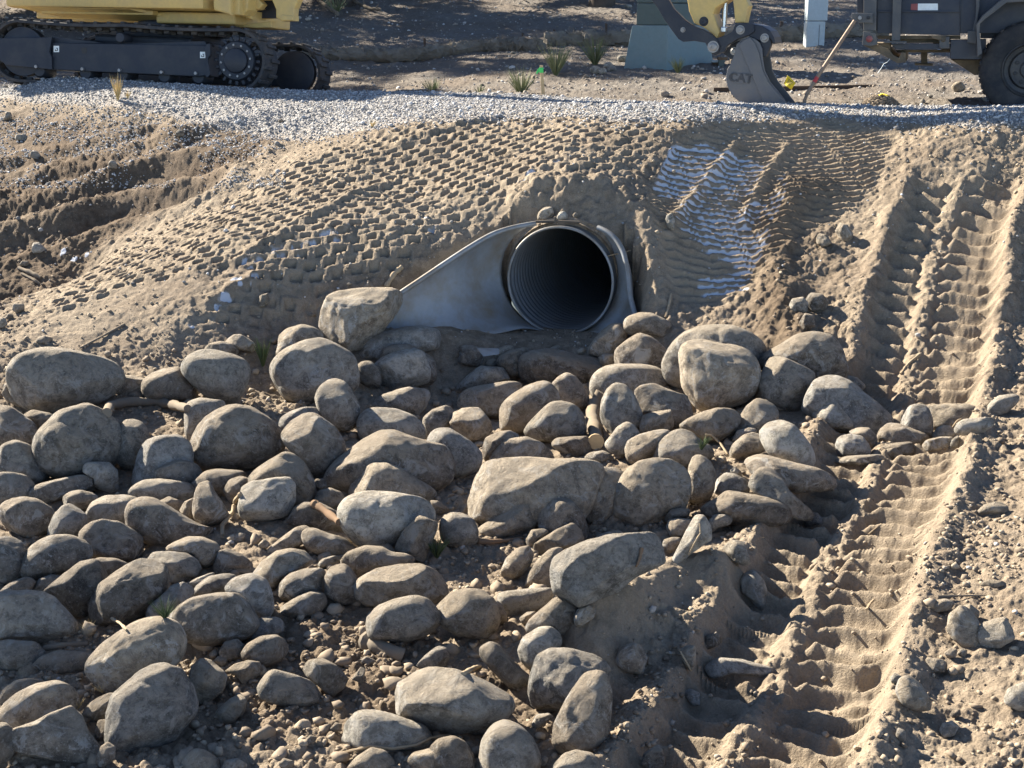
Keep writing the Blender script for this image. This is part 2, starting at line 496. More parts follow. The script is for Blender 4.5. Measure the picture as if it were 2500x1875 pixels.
def land(x, y):
    """full ground height and masks (gravel, snow, fines)"""
    x = np.asarray(x, np.float32); y = np.asarray(y, np.float32)
    z = base_z(x, y).astype(np.float32)
    near = (y < 16)
    # low mounds and spoil ridges
    def ridge(pts, h, w, warp=0.0):
        d, s, a, L = poly_sd(x, y, pts)
        if warp: d = d + warp * fbm2(x * 6, y * 6, 91, 3)
        return h * np.exp(-(d / w) ** 2)
    z += ridge(mound, 0.17, 0.17, .1) + ridge(mound2, 0.09, 0.15, .1)
    z += ridge(bank_l, 0.07, 0.14, .15) + ridge(bank_c, 0.07, 0.12, .12)
    z -= ridge(pit_l, 0.14, 0.28, .1)
    rough = np.ones_like(z)
    mm_ = np.exp(-(poly_sd(x, y, mound)[0] / .26) ** 2)
    rough = rough * (1 - .75 * mm_)
    # left ruts
    for i, r in enumerate(ruts_l):
        d, s, a, L = poly_sd(x, y, r)
        d = d + .06 * fbm2(x * 3, y * 3, 40 + i, 3)
        z -= (.045, .045, .07, .03)[i] * np.exp(-(d / .17) ** 2)
        z += (.045, .045, .06, .035)[i] * np.exp(-((d - .32) / .12) ** 2)
    # deep rib-soled track on the right
    d, s, a, L = poly_sd(x, y, ridge_c)
    fin = sstep(0, .4, a) * sstep(0.02, .3, L - a + 0.3)
    t = d * s                      # + is the photo's right (travel is towards the camera, left of travel = +x... )
    t = -t if TRACK_FLIP else t
    wl, wr = 0.34, 0.40
    w1 = fbm2(x * 2.2, y * 2.2, 7, 3) * .10
    tt = t + w1 * .5
    inside = sstep(-wl - .05, -wl + .06, tt) * (1 - sstep(wr - .06, wr + .05, tt)) * fin
    ribs = lug(a + .020 * np.sin(t * 14) + w1 * .30 + np.where(t > 0, .035, 0) + .02 * fbm2(x * 9, y * 9, 6, 2), .150, .027)
    keep = (.62 + .38 * sstep(-.25, .12, fbm2(x * 1.6, y * 1.6, 77, 2) + .1)) * (.75 + .5 * np.clip(fbm2(x * 7, y * 7, 79, 3) + .5, 0, 1))
    z += inside * (-.10 + .080 * ribs * keep * sstep(.05, .11, np.abs(tt + .02)) + .018 * fbm2(x * 14, y * 14, 15, 3))
    rid = np.exp(-(np.abs(tt + .02) / .075) ** 3) * fin
    z += rid * (.062 + .012 * lug(a + .1 * t, .075, .022) + .09 * fbm2(a * 5, t * 5, 5, 4))
    z += fin * .075 * np.exp(-((tt - wr - .06) / .085) ** 2) * (1 + fbm2(x * 5, y * 5, 8, 2))
    z += fin * .05 * np.exp(-((tt + wl + .06) / .09) ** 2) * (1 + fbm2(x * 5, y * 5, 9, 2))
    rough = rough * (1 - .6 * inside * (1 - rid))
    # fan of finer ribbed prints
    fan = poly_feather(x, y, fan_poly, .10)
    m = fan > 0
    if m.any():
        yy = y + .06 * x + .008 * np.sin(x * 15) + .006 * np.sin(x * 41 + y * 9) + .022 * fbm2(x * 2.2, y * 2.2, 21, 3)
        fr = lug(yy, .062, .0145)
        z += fan * (-.05 + .046 * fr * (.5 + .9 * np.clip(fbm2(x * 3, y * 3, 28, 2) + .4, 0, 1)))
        for r in (fan_r1, fan_r2):
            dd, ss, aa, LL = poly_sd(x, y, r)
            z += fan * (.035 + .03 * fbm2(x * 14, y * 14, 30, 2)) * np.exp(-(dd / .045) ** 2)
        rough = rough * (1 - .78 * fan)
    else:
        fr = np.zeros_like(z)
    # staggered pad prints on the embankment
    pad = poly_feather(x, y, pad_poly, .12)
    sm = poly_feather(x, y, smooth_poly, .15)
    pad = pad * (1 - sm) * (.25 + .75 * sstep(-.34, -.12, fbm2(x * 1.6, y * 1.6, 51, 3)))
    wx = x + .035 * fbm2(x * 4, y * 4, 60, 3); wy = y + .05 * fbm2(x * 3.2, y * 3.2, 61, 3)
    cy = (wy - .24 * x) / .090; row = np.floor(cy)
    cx = wx / .132 + row * .44 + .18 * (_hash(row, row * 0, 0, 5) - .5); col = np.floor(cx)
    fx = np.abs(cx - col - .5) + .05 * (_hash(col, row, 0, 67) - .5); fy = cy - row + .16 * (_hash(col, row, 0, 68) - .5)
    jit = _hash(col, row, 0, 66)
    cell = (1 - sstep(.24, .31, fx)) * sstep(.12, .2, fy) * (1 - sstep(.62, .80, fy))
    zpad = pad * (-.072 * cell * (.45 + .75 * jit) * (.40 + .85 * np.clip(fy, 0, 1)) * (jit > .10) + .016 + .05 * (jit - .5) * (1 - cell) * .35)
    z += zpad
    rough = rough * (1 - .62 * pad) * (1 - .6 * sm)
    for e in pad_edges:
        dd, ss, aa, LL = poly_sd(x, y, e)
        ed = sstep(0, .2, aa) * sstep(0, .2, LL - aa + .05)
        z += .035 * np.exp(-(dd / .05) ** 2) * ed
    # gravel cover on the road
    n1 = fbm2(x * .9, y * .9, 101, 4)
    q = to_px(np.stack([x, y, z], -1))
    edge = np.interp(q[..., 0], [-400, 0, 270, 500, 640, 720, 850, 1000, 1400, 1750, 2100, 2500, 2900], [245, 250, 266, 300, 340, 345, 330, 302, 282, 294, 301, 310, 318])
    edge_y = y
    back = np.interp(x / np.maximum(y, 1), [-.40, -.25, -.15, 0, .13, .36], [17.6, 16.0, 15.1, 14.1, 12.9, 12.35])
    wob = 42 * n1
    grav = (1 - sstep(-35, 30, q[..., 1] - edge - wob)) * (y < 18)
    grav = grav * (1 - sstep(0, .35, y - back))
    grav = grav.astype(np.float32)
    # small-scale dirt
    far = sstep(12.5, 15, y)
    lump = fbm2(x * 1.7, y * 1.7, 11, 3) * .05 + fbm2(x * 5, y * 5, 12, 4) * .055
    z += lump * (.35 + .65 * rough) * (1 - .9 * grav)
    xd = x + .05 * fbm2(x * 16, y * 16, 34, 3); yd = y + .05 * fbm2(x * 16, y * 16, 35, 3)
    cl = clods(xd, yd, .11, 31, .22) * .40 + clods(xd, yd, .052, 32, .45) * .55 + clods(x + 3, y, .03, 33, .5) * .5
    patch = .35 + 1.1 * sstep(-.15, .25, fbm2(x * 1.1, y * 1.1, 36, 3))
    z += cl * rough * patch * (1 - .95 * grav) * (1 - .7 * far)
    z += (fbm2(x * 24, y * 24, 13, 4, .62) * .020 + np.abs(fbm2(x * 11, y * 11, 14, 4, .6)) * .035) * (.3 + .7 * rough)
    # the dirt floor in front of the pipe and the wall over its mouth
    rel_o = (x - PIPE_C.x) * PIPE_OUT.x + (y - PIPE_C.y) * PIPE_OUT.y
    rel_l = (x - PIPE_C.x) * PIPE_LAT.x + (y - PIPE_C.y) * PIPE_LAT.y
    o = np.clip(rel_o, 0, 1.3)
    wid_l = .47 + .72 * np.clip(o / .85, 0, 1.2) ** .95; wid_r = .50 + .42 * o
    inn = (rel_o > -0.03 - .09 * (np.abs(rel_l) > .41)) & (rel_l > -wid_l) & (rel_l < wid_r) & (rel_o < .8)
    fl = FLOOR_Z + .03 * fbm2(x * 5, y * 5, 71, 3) + .32 * np.clip(-rel_l - .25, 0, .5) - .10 * sstep(.2, 1.0, rel_o) + .10 * clods(x, y, .05, 72, .4)
    dout = np.maximum(np.maximum(-wid_l - rel_l, rel_l - wid_r), rel_o - .8)
    ring = (~inn) & (rel_o > -.03) & (rel_o < 1.0) & (dout < .12)
    z = np.where(ring, np.minimum(z, fl + np.maximum(z - fl, 0) * np.sqrt(np.clip(dout / .12, 0, 1)) + .05 * (fbm2(x * 9, y * 9, 78, 3) + .1)), z)
    z = np.where(inn, np.minimum(z, fl), z)
    over = (~inn) & (rel_o <= -0.03) & (rel_o > -1.2) & (np.abs(rel_l) < .6)
    zt = np.maximum(z, PIPE_C.z + PIPE_R + .05 + .04 * fbm2(x * 9, y * 9, 73, 2) - 2.2 * np.maximum(0, np.abs(rel_l) - PIPE_R - .03))
    arch = PIPE_C.z + np.sqrt(np.maximum((PIPE_R + .035) ** 2 - rel_l ** 2, 0)) + .012 * fbm2(x * 22, y * 22, 74, 3)
    rise = sstep(.03, .20 + .06 * fbm2(x * 8, y * 8, 75, 2), -rel_o)
    z = np.where(over & (np.abs(rel_l) < PIPE_R + .035), arch + (zt - arch) * rise + .35 * clods(x, y, .06, 76, .5) * rise, np.where(over, zt, z))
    # snow in the hollows
    sn = np.zeros_like(z)
    for p in snow_polys: sn = np.maximum(sn, poly_feather(x, y, p, .07))
    sn = sn * sstep(-.30, -.04, fbm2(x * 4, y * 4, 81, 4)) * (1 - sstep(.25, .6, fr * (fan > .2)))
    for (sx, sy, sw, sh), h in zip(snow_spots, _sp):
        k = h[1] / F_PX
        dx = (x - h[0]) / (sw * k); dy = (y - h[1]) / (sh * k * 2.2)
        sp = 1 - sstep(.55, 1.0, np.sqrt(dx * dx + dy * dy) + .6 * fbm2(x * 12, y * 12, 83, 2))
        sn = np.maximum(sn, sp * (.30 + .70 * np.clip(cell * 1.5, 0, 1)) * .85 * (.5 + 1.2 * np.clip(fbm2(x * 18, y * 18, 84, 3) + .5, 0, 1)))
    soil_shade = np.maximum(poly_feather(x, y, soil_shade_left, .35), .8 * np.exp(-(poly_sd(x, y, bank_l)[0] / .30) ** 2))  # painted shade mask for ruts and bank, mixed with turned-soil tone
    soil_shade = np.maximum(soil_shade, .7 * poly_feather(x, y, soil_shade_low, .5))
    soil_shade = soil_shade * (.72 + .7 * np.clip(fbm2(x * 2, y * 2, 140, 4) + .3, 0, 1))
    z = z + .004 * sn
    return z, grav, sn.astype(np.float32), np.minimum(1, pad + fan + inside + 1.6 * mm_).astype(np.float32), np.clip(soil_shade, 0, 1).astype(np.float32), inn, over, rel_o, rel_l
TRACK_FLIP = False
# ------------------------------------------------------------------ ground materials
def dirt_mat(name, gravelly=False):
    m, n, l, b = new_mat(name)
    co = n.new("ShaderNodeTexCoord").outputs["Object"]
    t1 = tex_noise(n, l, 1.3, 8, 0.6, co)
    t2 = tex_noise(n, l, 14, 10, 0.7, co)
    t3 = tex_noise(n, l, 120, 6, 0.7, co)
    c = ramp(n, l, t2.outputs[0], [(0.30, (0.120, 0.092, 0.064)), (0.52, (0.235, 0.183, 0.130)), (0.74, (0.36, 0.289, 0.210))]).outputs[0]
    c = mixc(n, l, ramp(n, l, t1.outputs[0], [(0.38, 0.0), (0.66, 0.55)]).outputs[0], c, (0.35, 0.285, 0.205))
    g3 = ramp(n, l, t3.outputs[0], [(0.3, 0.6), (0.7, 1.25)]).outputs[0]
    c = mixc(n, l, 0.75, c, g3, 'MULTIPLY')
    if gravelly:
        v = n.new("ShaderNodeTexVoronoi"); v.inputs["Scale"].default_value = 42
        l.new(co, v.inputs["Vector"])
        cell = mixc(n, l, 0.8, (0.30, 0.29, 0.275), v.outputs["Color"], 'SOFT_LIGHT')
        sepc = n.new("ShaderNodeRGBToBW"); l.new(cell, sepc.inputs[0])
        stone = ramp(n, l, sepc.outputs[0], [(0.1, (0.18, 0.168, 0.155)), (0.5, (0.35, 0.335, 0.315))]).outputs[0]
        a = n.new("ShaderNodeAttribute"); a.attribute_name = "gravel"
        c = mixc(n, l, a.outputs["Fac"], c, stone)
        hv = math_n(n, l, 'MULTIPLY', v.outputs["Distance"], -1.0)
        h = math_n(n, l, 'ADD', math_n(n, l, 'MULTIPLY', t3.outputs[0], 0.4), hv)
        bump(n, l, b, h, 0.8, 0.02)
    else:
        s = n.new("ShaderNodeAttribute"); s.attribute_name = "snow"
        sf = ramp(n, l, math_n(n, l, 'ADD', s.outputs["Fac"], math_n(n, l, 'MULTIPLY', math_n(n, l, 'SUBTRACT', t2.outputs[0], 0.5), 0.9)), [(0.30, 0.0), (0.62, .88)]).outputs[0]
        tr = n.new("ShaderNodeAttribute"); tr.attribute_name = "fines"
        c = mixc(n, l, math_n(n, l, 'MULTIPLY', tr.outputs["Fac"], 0.25), c, (0.33, 0.268, 0.19))
        shd = n.new("ShaderNodeAttribute"); shd.attribute_name = "soil_shade"
        c = mixc(n, l, math_n(n, l, 'MULTIPLY', shd.outputs["Fac"], 1.0), c, mixc(n, l, 1.0, c, (.52, .47, .43), 'MULTIPLY'))  # soil colour multiplied down to stand for shade and turned soil
        c = mixc(n, l, sf, c, (0.56, 0.585, 0.63))
        h = math_n(n, l, 'ADD', t2.outputs[0], math_n(n, l, 'MULTIPLY', t3.outputs[0], 0.5))
        bump(n, l, b, h, 0.8, 0.03)
    l.new(c, b.inputs["Base Color"])
    b.inputs["Roughness"].default_value = 0.95
    b.inputs["Specular IOR Level"].default_value = 0.12
    return m
dirt_mat("dry_dirt"); dirt_mat("road_gravel", True)

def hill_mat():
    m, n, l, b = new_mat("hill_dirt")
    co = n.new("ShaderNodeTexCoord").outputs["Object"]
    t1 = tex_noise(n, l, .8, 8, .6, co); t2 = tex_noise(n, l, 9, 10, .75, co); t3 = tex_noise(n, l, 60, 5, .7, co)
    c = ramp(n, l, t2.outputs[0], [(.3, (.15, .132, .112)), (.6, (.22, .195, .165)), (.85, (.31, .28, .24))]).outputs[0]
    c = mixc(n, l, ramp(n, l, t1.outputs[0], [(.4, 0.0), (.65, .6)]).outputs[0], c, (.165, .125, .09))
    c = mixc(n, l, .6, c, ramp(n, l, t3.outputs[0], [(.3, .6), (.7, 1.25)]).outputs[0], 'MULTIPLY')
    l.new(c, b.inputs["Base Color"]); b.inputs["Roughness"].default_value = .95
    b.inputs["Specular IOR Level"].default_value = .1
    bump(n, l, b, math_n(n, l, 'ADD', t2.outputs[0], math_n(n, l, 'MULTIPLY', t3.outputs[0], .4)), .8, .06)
hill_mat()

# ------------------------------------------------------------------ ground sheets (one fan-shaped grid, cut into ground / road / hillside)
NC = 1150
outer = np.concatenate([np.linspace(.443, .80, 110), np.linspace(.85, 1.9, 16)])
NO = len(outer)
uc = np.concatenate([-outer[::-1], np.linspace(-.44, .44, NC), outer])
# rows: even spacing of the ground as seen at a grazing angle, near to far
ys = [0.4, 0.8, 1.3, 1.9, 2.5, 3.0, 3.4, 3.7]
y = 3.9
while y < 14.6:
    ys.append(y)
    y += min(0.0062 * (y / 4.5) ** 1.1, .0105) if y < 11.5 else 0.02 + .012 * (y - 11.5)
while y < 30:
    ys.append(y); y *= 1.0045
while y < 125:
    ys.append(y); y *= 1.04
ys = np.array(ys, np.float32)
GX = (uc[None, :] * (ys[:, None] + 0.0)).astype(np.float32); GY = np.broadcast_to(ys[:, None], GX.shape).astype(np.float32)
wide = np.abs(uc) > .455
GX = np.where(wide[None, :], GX + np.sign(uc)[None, :] * (np.abs(uc)[None, :] - .455) * 6, GX)
GZ = np.zeros_like(GX); GR = np.zeros_like(GX); SN = np.zeros_like(GX); FI = np.zeros_like(GX); SHD = np.zeros_like(GX)
INN = np.zeros(GX.shape, bool); OVR = np.zeros(GX.shape, bool); RO = np.zeros_like(GX); RL = np.zeros_like(GX)
step = 120
for i in range(0, len(ys), step):
    GZ[i:i+step], GR[i:i+step], SN[i:i+step], FI[i:i+step], SHD[i:i+step], INN[i:i+step], OVR[i:i+step], RO[i:i+step], RL[i:i+step] = land(GX[i:i+step], GY[i:i+step])
nR, nC = GX.shape
print("ground grid", nR, nC)
idx = np.arange(nR * nC).reshape(nR, nC)
faces = np.stack([idx[:-1, :-1], idx[:-1, 1:], idx[1:, 1:], idx[1:, :-1]], -1).reshape(-1, 4)
def fmean(a): return (.25 * (a[:-1, :-1] + a[:-1, 1:] + a[1:, 1:] + a[1:, :-1])).ravel()
fmax = lambda a: np.maximum(np.maximum(a[:-1, :-1], a[:-1, 1:]), np.maximum(a[1:, 1:], a[1:, :-1])).ravel()
fmin = lambda a: np.minimum(np.minimum(a[:-1, :-1], a[:-1, 1:]), np.minimum(a[1:, 1:], a[1:, :-1])).ravel()
# open the wall of dirt where the pipe comes out
rl = fmean(RL); ro = fmean(RO); zmx = fmax(GZ); zmn = fmin(GZ)
hole = (np.abs(rl) < PIPE_R + .03) & (ro < .05) & (ro > -.06) & (zmn < FLOOR_Z + .20) & (zmx > PIPE_C.z - .05)
gm = fmean(GR); ym = fmean(GY)
is_road = (gm > .5) & (ym < 18.0)
back_y = np.interp(fmean(GX) / ym, [-.40, -.25, -.15, 0, .13, .36], [17.6, 16.0, 15.1, 14.1, 12.9, 12.35])
is_hill = (~is_road) & (ym > back_y)
verts = np.stack([GX, GY, GZ], -1).reshape(-1, 3)
def sub(name, mask, mat, attrs, label=None):
    f = faces[mask & ~hole]
    used = np.unique(f)
    remap = np.zeros(nR * nC, np.int64); remap[used] = np.arange(len(used))
    o = mesh_np(name, verts[used], remap[f], mat)
    for an, arr in attrs.items():
        a = o.data.attributes.new(an, 'FLOAT', 'POINT')
        a.data.foreach_set("value", arr.ravel()[used].astype(np.float32))
    return tag(o, label, None, None, "structure")
sub("ground", ~is_road & ~is_hill, "dry_dirt", {"snow": SN, "fines": FI, "soil_shade": SHD}, "bare tan dirt ground with tyre prints")
sub("gravel_road", is_road, "road_gravel", {"gravel": GR}, "pale grey gravel road surface")
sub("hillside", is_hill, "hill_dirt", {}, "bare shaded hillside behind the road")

# exact height look-up from the grid (fan coordinates)
def zgrid(x, y):
    x = np.asarray(x, float); y = np.asarray(y, float)
    yi = np.clip(np.searchsorted(ys, y) - 1, 0, nR - 2)
    fy = np.clip((y - ys[yi]) / (ys[yi + 1] - ys[yi]), 0, 1)
    u = np.clip(x / np.maximum(y, .3), -.4399, .4399)
    c = NO + (u + .44) / .88 * (NC - 1)
    ci = np.clip(np.floor(c).astype(int), 0, nC - 2); fx = c - ci
    return (GZ[yi, ci] * (1 - fx) + GZ[yi, ci + 1] * fx) * (1 - fy) + (GZ[yi + 1, ci] * (1 - fx) + GZ[yi + 1, ci + 1] * fx) * fy

def grid_mask(A, x, y):
    yi = np.clip(np.searchsorted(ys, y) - 1, 0, nR - 2)
    c = np.clip(NO + (np.clip(x / np.maximum(y, .3), -.4399, .4399) + .44) / .88 * (NC - 1), 0, nC - 1).astype(int)
    return A[yi, c]

# ------------------------------------------------------------------ loose stones nobody could count
ICO_V = None
def ico(sub):
    bm = bmesh.new(); bmesh.ops.create_icosphere(bm, subdivisions=sub, radius=1.0)
    v = np.array([p.co[:] for p in bm.verts], np.float32); f = np.array([[p.index for p in q.verts] for q in bm.faces], np.int64)
    bm.free(); return v, f

def scatter(name, pos, size, mat, seed, label, level=1, flat=(.55, .95), var=8, lift=.25, jag=.35, tint=None):
    rng = np.random.default_rng(seed)
    v0, f0 = ico(level)
    nv = len(v0); n = len(pos)
    shapes = []
    for k in range(var):
        d = 1 + jag * (vnoise3(v0 * 1.6 + k * 7.3, k + seed) * 1.6 + .4 * rng.normal(0, .25, nv))
        shapes.append(v0 * d[:, None])
    shapes = np.array(shapes, np.float32)
    which = rng.integers(0, var, n)
    ang = rng.uniform(0, 2 * np.pi, n); tilt = rng.normal(0, .35, n)
    sc = np.stack([rng.uniform(.8, 1.35, n), rng.uniform(.7, 1.1, n), rng.uniform(flat[0], flat[1], n)], -1) * size[:, None]
    P = shapes[which] * sc[:, None, :]
    c, s = np.cos(tilt)[:, None], np.sin(tilt)[:, None]
    P = np.stack([P[..., 0], P[..., 1] * c - P[..., 2] * s, P[..., 1] * s + P[..., 2] * c], -1)
    c, s = np.cos(ang)[:, None], np.sin(ang)[:, None]
    P = np.stack([P[..., 0] * c - P[..., 1] * s, P[..., 0] * s + P[..., 1] * c, P[..., 2]], -1)
    P = P + pos[:, None, :] + np.array([0, 0, 1]) * (size * lift)[:, None, None]
    F = (f0[None] + (np.arange(n) * nv)[:, None, None]).reshape(-1, 3)
    o = mesh_np(name, P.reshape(-1, 3), F, mat, smooth=(level > 1))
    a = o.data.attributes.new("tint", 'FLOAT', 'POINT')
    tv = rng.uniform(0, 1, n) if tint is None else tint
    a.data.foreach_set("value", np.repeat(tv, nv).astype(np.float32))
    return tag(o, label, None, None, "stuff")

def stone_bits(name, stops):
    m, n, l, b = new_mat(name)
    a = n.new("ShaderNodeAttribute"); a.attribute_name = "tint"
    co = n.new("ShaderNodeTexCoord").outputs["Object"]
    t = tex_noise(n, l, 90, 5, .7, co)
    c = ramp(n, l, a.outputs["Fac"], stops).outputs[0]
    l.new(mixc(n, l, .5, c, ramp(n, l, t.outputs[0], [(.3, .6), (.7, 1.3)]).outputs[0], 'MULTIPLY'), b.inputs["Base Color"])
    b.inputs["Roughness"].default_value = .9; b.inputs["Specular IOR Level"].default_value = .15
stone_bits("gravel_bits", [(0, (.17, .16, .147)), (.35, (.30, .288, .27)), (.75, (.41, .398, .38)), (1, (.56, .55, .53))])
stone_bits("dirt_bits", [(0, (.16, .125, .09)), (.5, (.27, .215, .155)), (.86, (.34, .28, .20)), (.93, (.32, .29, .25)), (1, (.42, .39, .35))])
stone_bits("hill_bits", [(0, (.20, .16, .12)), (.6, (.30, .26, .21)), (.85, (.40, .37, .33)), (1, (.58, .56, .52))])

rng = np.random.default_rng(3)
def fan_points(n, y0, y1, umax=.40, power=1.0):
    yy = y0 * (y1 / y0) ** rng.uniform(0, 1, n) ** power
    xx = rng.uniform(-umax, umax, n) * yy
    return xx, yy
# road gravel: dense on the road, thinning into the dirt
x_, y_ = fan_points(230000, 9.5, 17.0)
gmask = grid_mask(GR, x_, y_)
keep = rng.uniform(0, 1, len(x_)) < np.clip(gmask * .95 + .012 + .8 * (to_px(np.stack([x_, y_, zgrid(x_, y_)], -1))[:, 1] < 460) * (x_ / y_ < -.16) * (1 - gmask) * (fbm2(x_ * 2, y_ * 2, 300, 3) > -.05), 0, 1) * np.where(y_ > 16.5, .6, 1) * .62
x_, y_ = x_[keep], y_[keep]
sz = .0048 + .0068 * rng.uniform(0, 1, len(x_)) ** 1.8 + .012 * (rng.uniform(0, 1, len(x_)) > .985)
scatter("road_gravel_stones", np.stack([x_, y_, zgrid(x_, y_)], -1), sz, "gravel_bits", 11, "loose pale grey crushed gravel lying on the road", level=1, jag=.6, lift=.35)
# crumbs and clods of dirt everywhere in front of the road
x_, y_ = fan_points(70000, 3.9, 12.5)
dn = .25 + 1.3 * sstep(-.1, .25, fbm2(x_ * 1.3, y_ * 1.3, 200, 3)); fm = grid_mask(FI, x_, y_); gmask = grid_mask(GR, x_, y_)
inner = grid_mask(INN.astype(np.float32), x_, y_)
keep = rng.uniform(0, 1, len(x_)) < dn * (1 - .62 * np.clip(fm, 0, 1)) * (1 - .9 * gmask) * .36
x_, y_ = x_[keep], y_[keep]
sz = .004 + .010 * rng.uniform(0, 1, len(x_)) ** 3 + .014 * rng.uniform(0, 1, len(x_)) ** 18
tint = rng.uniform(0, .9, len(x_)) * (1 - .6 * grid_mask(SHD, x_, y_)) + .1 * (rng.uniform(0, 1, len(x_)) > .8)  # crumbs are darkened by the same painted shade
scatter("dirt_clods", np.stack([x_, y_, zgrid(x_, y_)], -1), sz, "dirt_bits", 12, "crumbs and small clods of dry tan dirt", level=1, jag=.8, tint=tint, lift=.2)
# rubble packed between the riprap boulders
bed = ground_xy([(-80, 900), (300, 880), (640, 760), (960, 860), (1330, 830), (1700, 860), (2150, 960), (1850, 1150), (1560, 1330), (1300, 1520), (1250, 1890), (-150, 1890)])
x_, y_ = fan_points(9000, 4.2, 9.6)
keep = in_poly(x_, y_, bed) & (rng.uniform(0, 1, len(x_)) < .14 + .50 * sstep(.0, .25, fbm2(x_ * 2, y_ * 2, 210, 3)))
x_, y_ = x_[keep], y_[keep]
sz = .009 + .026 * rng.uniform(0, 1, len(x_)) ** 2.2 + .022 * rng.uniform(0, 1, len(x_)) ** 9
scatter("rubble", np.stack([x_, y_, zgrid(x_, y_)], -1), sz, "dirt_bits", 14, "small stones and rubble filling the gaps between the boulders", level=2, jag=.5, flat=(.6, .9), tint=.15 + .62 * rng.uniform(0, 1, len(x_)), lift=.2)
# pebbles on the hillside
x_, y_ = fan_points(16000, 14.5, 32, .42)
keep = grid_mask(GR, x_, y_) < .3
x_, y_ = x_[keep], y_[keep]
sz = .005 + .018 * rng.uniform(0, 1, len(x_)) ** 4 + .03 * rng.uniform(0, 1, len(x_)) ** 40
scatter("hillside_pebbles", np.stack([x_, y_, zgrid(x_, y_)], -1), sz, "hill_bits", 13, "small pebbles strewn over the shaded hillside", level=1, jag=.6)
# ------------------------------------------------------------------ rock materials
def rock_mat(name, c0, c1, speck, dust=.6):
    m, n, l, b = new_mat(name)
    tc = n.new("ShaderNodeTexCoord"); co = tc.outputs["Object"]
    oi = n.new("ShaderNodeObjectInfo")
    vadd = n.new("ShaderNodeVectorMath"); vadd.operation = 'ADD'
    l.new(co, vadd.inputs[0])
    cmb = n.new("ShaderNodeCombineXYZ"); 
    for i in range(3): l.new(math_n(n, l, 'MULTIPLY', oi.outputs["Random"], 17.0 + 9 * i), cmb.inputs[i])
    l.new(cmb.outputs[0], vadd.inputs[1]); v = vadd.outputs[0]
    t1 = tex_noise(n, l, 5, 8, .65, v, .6); t2 = tex_noise(n, l, 19, 12, .78, v, .4); t3 = tex_noise(n, l, 150, 5, .75, v)
    c = ramp(n, l, t1.outputs[0], [(.32, c0), (.68, c1)]).outputs[0]
    c = mixc(n, l, .8, c, ramp(n, l, t2.outputs[0], [(.41, .42), (.59, 1.5)]).outputs[0], 'MULTIPLY')
    sp = ramp(n, l, t3.outputs[0], [(.56, 0.0), (.66, speck)]).outputs[0]
    c = mixc(n, l, sp, c, (.46, .43, .385))
    t5 = tex_noise(n, l, 62, 4, .6, v)
    c = mixc(n, l, ramp(n, l, t5.outputs[0], [(.60, 0.0), (.66, speck)]).outputs[0], c, (.50, .475, .43))
    c = mixc(n, l, ramp(n, l, t5.outputs[0], [(.34, .55), (.40, 0.0)]).outputs[0], c, (.07, .06, .05))
    # pale mineral smears
    t4 = tex_noise(n, l, 9, 9, .75, v, 1.2)
    c = mixc(n, l, ramp(n, l, t4.outputs[0], [(.53, 0.0), (.60, .7)]).outputs[0], c, (.43, .41, .37))
    # per-rock value shift
    vs = ramp(n, l, oi.outputs["Random"], [(0, .80), (.5, 1.05), (1, 1.38)]).outputs[0]
    c = mixc(n, l, 1.0, c, vs, 'MULTIPLY')
    # dry soil caught on tops and in patches
    geo = n.new("ShaderNodeNewGeometry"); sep = n.new("ShaderNodeSeparateXYZ"); l.new(geo.outputs["Normal"], sep.inputs[0])
    up = ramp(n, l, math_n(n, l, 'ADD', sep.outputs[2], math_n(n, l, 'MULTIPLY', math_n(n, l, 'SUBTRACT', t2.outputs[0], .5), 1.6)), [(.40, 0.0), (.75, 1.0)]).outputs[0]
    pt = ramp(n, l, t1.outputs[0], [(.45, 0.0), (.62, .5)]).outputs[0]
    d = math_n(n, l, 'MULTIPLY', math_n(n, l, 'MAXIMUM', up, pt), dust, True)
    c = mixc(n, l, d, c, (.34, .275, .195))
    l.new(c, b.inputs["Base Color"])
    b.inputs["Roughness"].default_value = .88; b.inputs["Specular IOR Level"].default_value = .22
    h = math_n(n, l, 'ADD', math_n(n, l, 'MULTIPLY', t2.outputs[0], 1.3), math_n(n, l, 'MULTIPLY', t3.outputs[0], .35))
    bump(n, l, b, h, .9, .042)
rock_mat("rock_grey", (.195, .175, .145), (.33, .30, .248), .55)
rock_mat("rock_blue", (.18, .17, .15), (.30, .287, .258), .5, .45)
rock_mat("rock_tan", (.22, .183, .137), (.35, .295, .222), .45)
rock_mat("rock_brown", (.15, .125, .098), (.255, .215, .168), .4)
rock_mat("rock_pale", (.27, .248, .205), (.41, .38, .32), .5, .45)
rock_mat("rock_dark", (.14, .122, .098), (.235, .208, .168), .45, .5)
RM = {'g': "rock_grey", 'b': "rock_blue", 't': "rock_tan", 'n': "rock_brown", 'p': "rock_pale", 'd': "rock_dark"}

_dirs = {k: ico(k) for k in (3, 4, 5)}

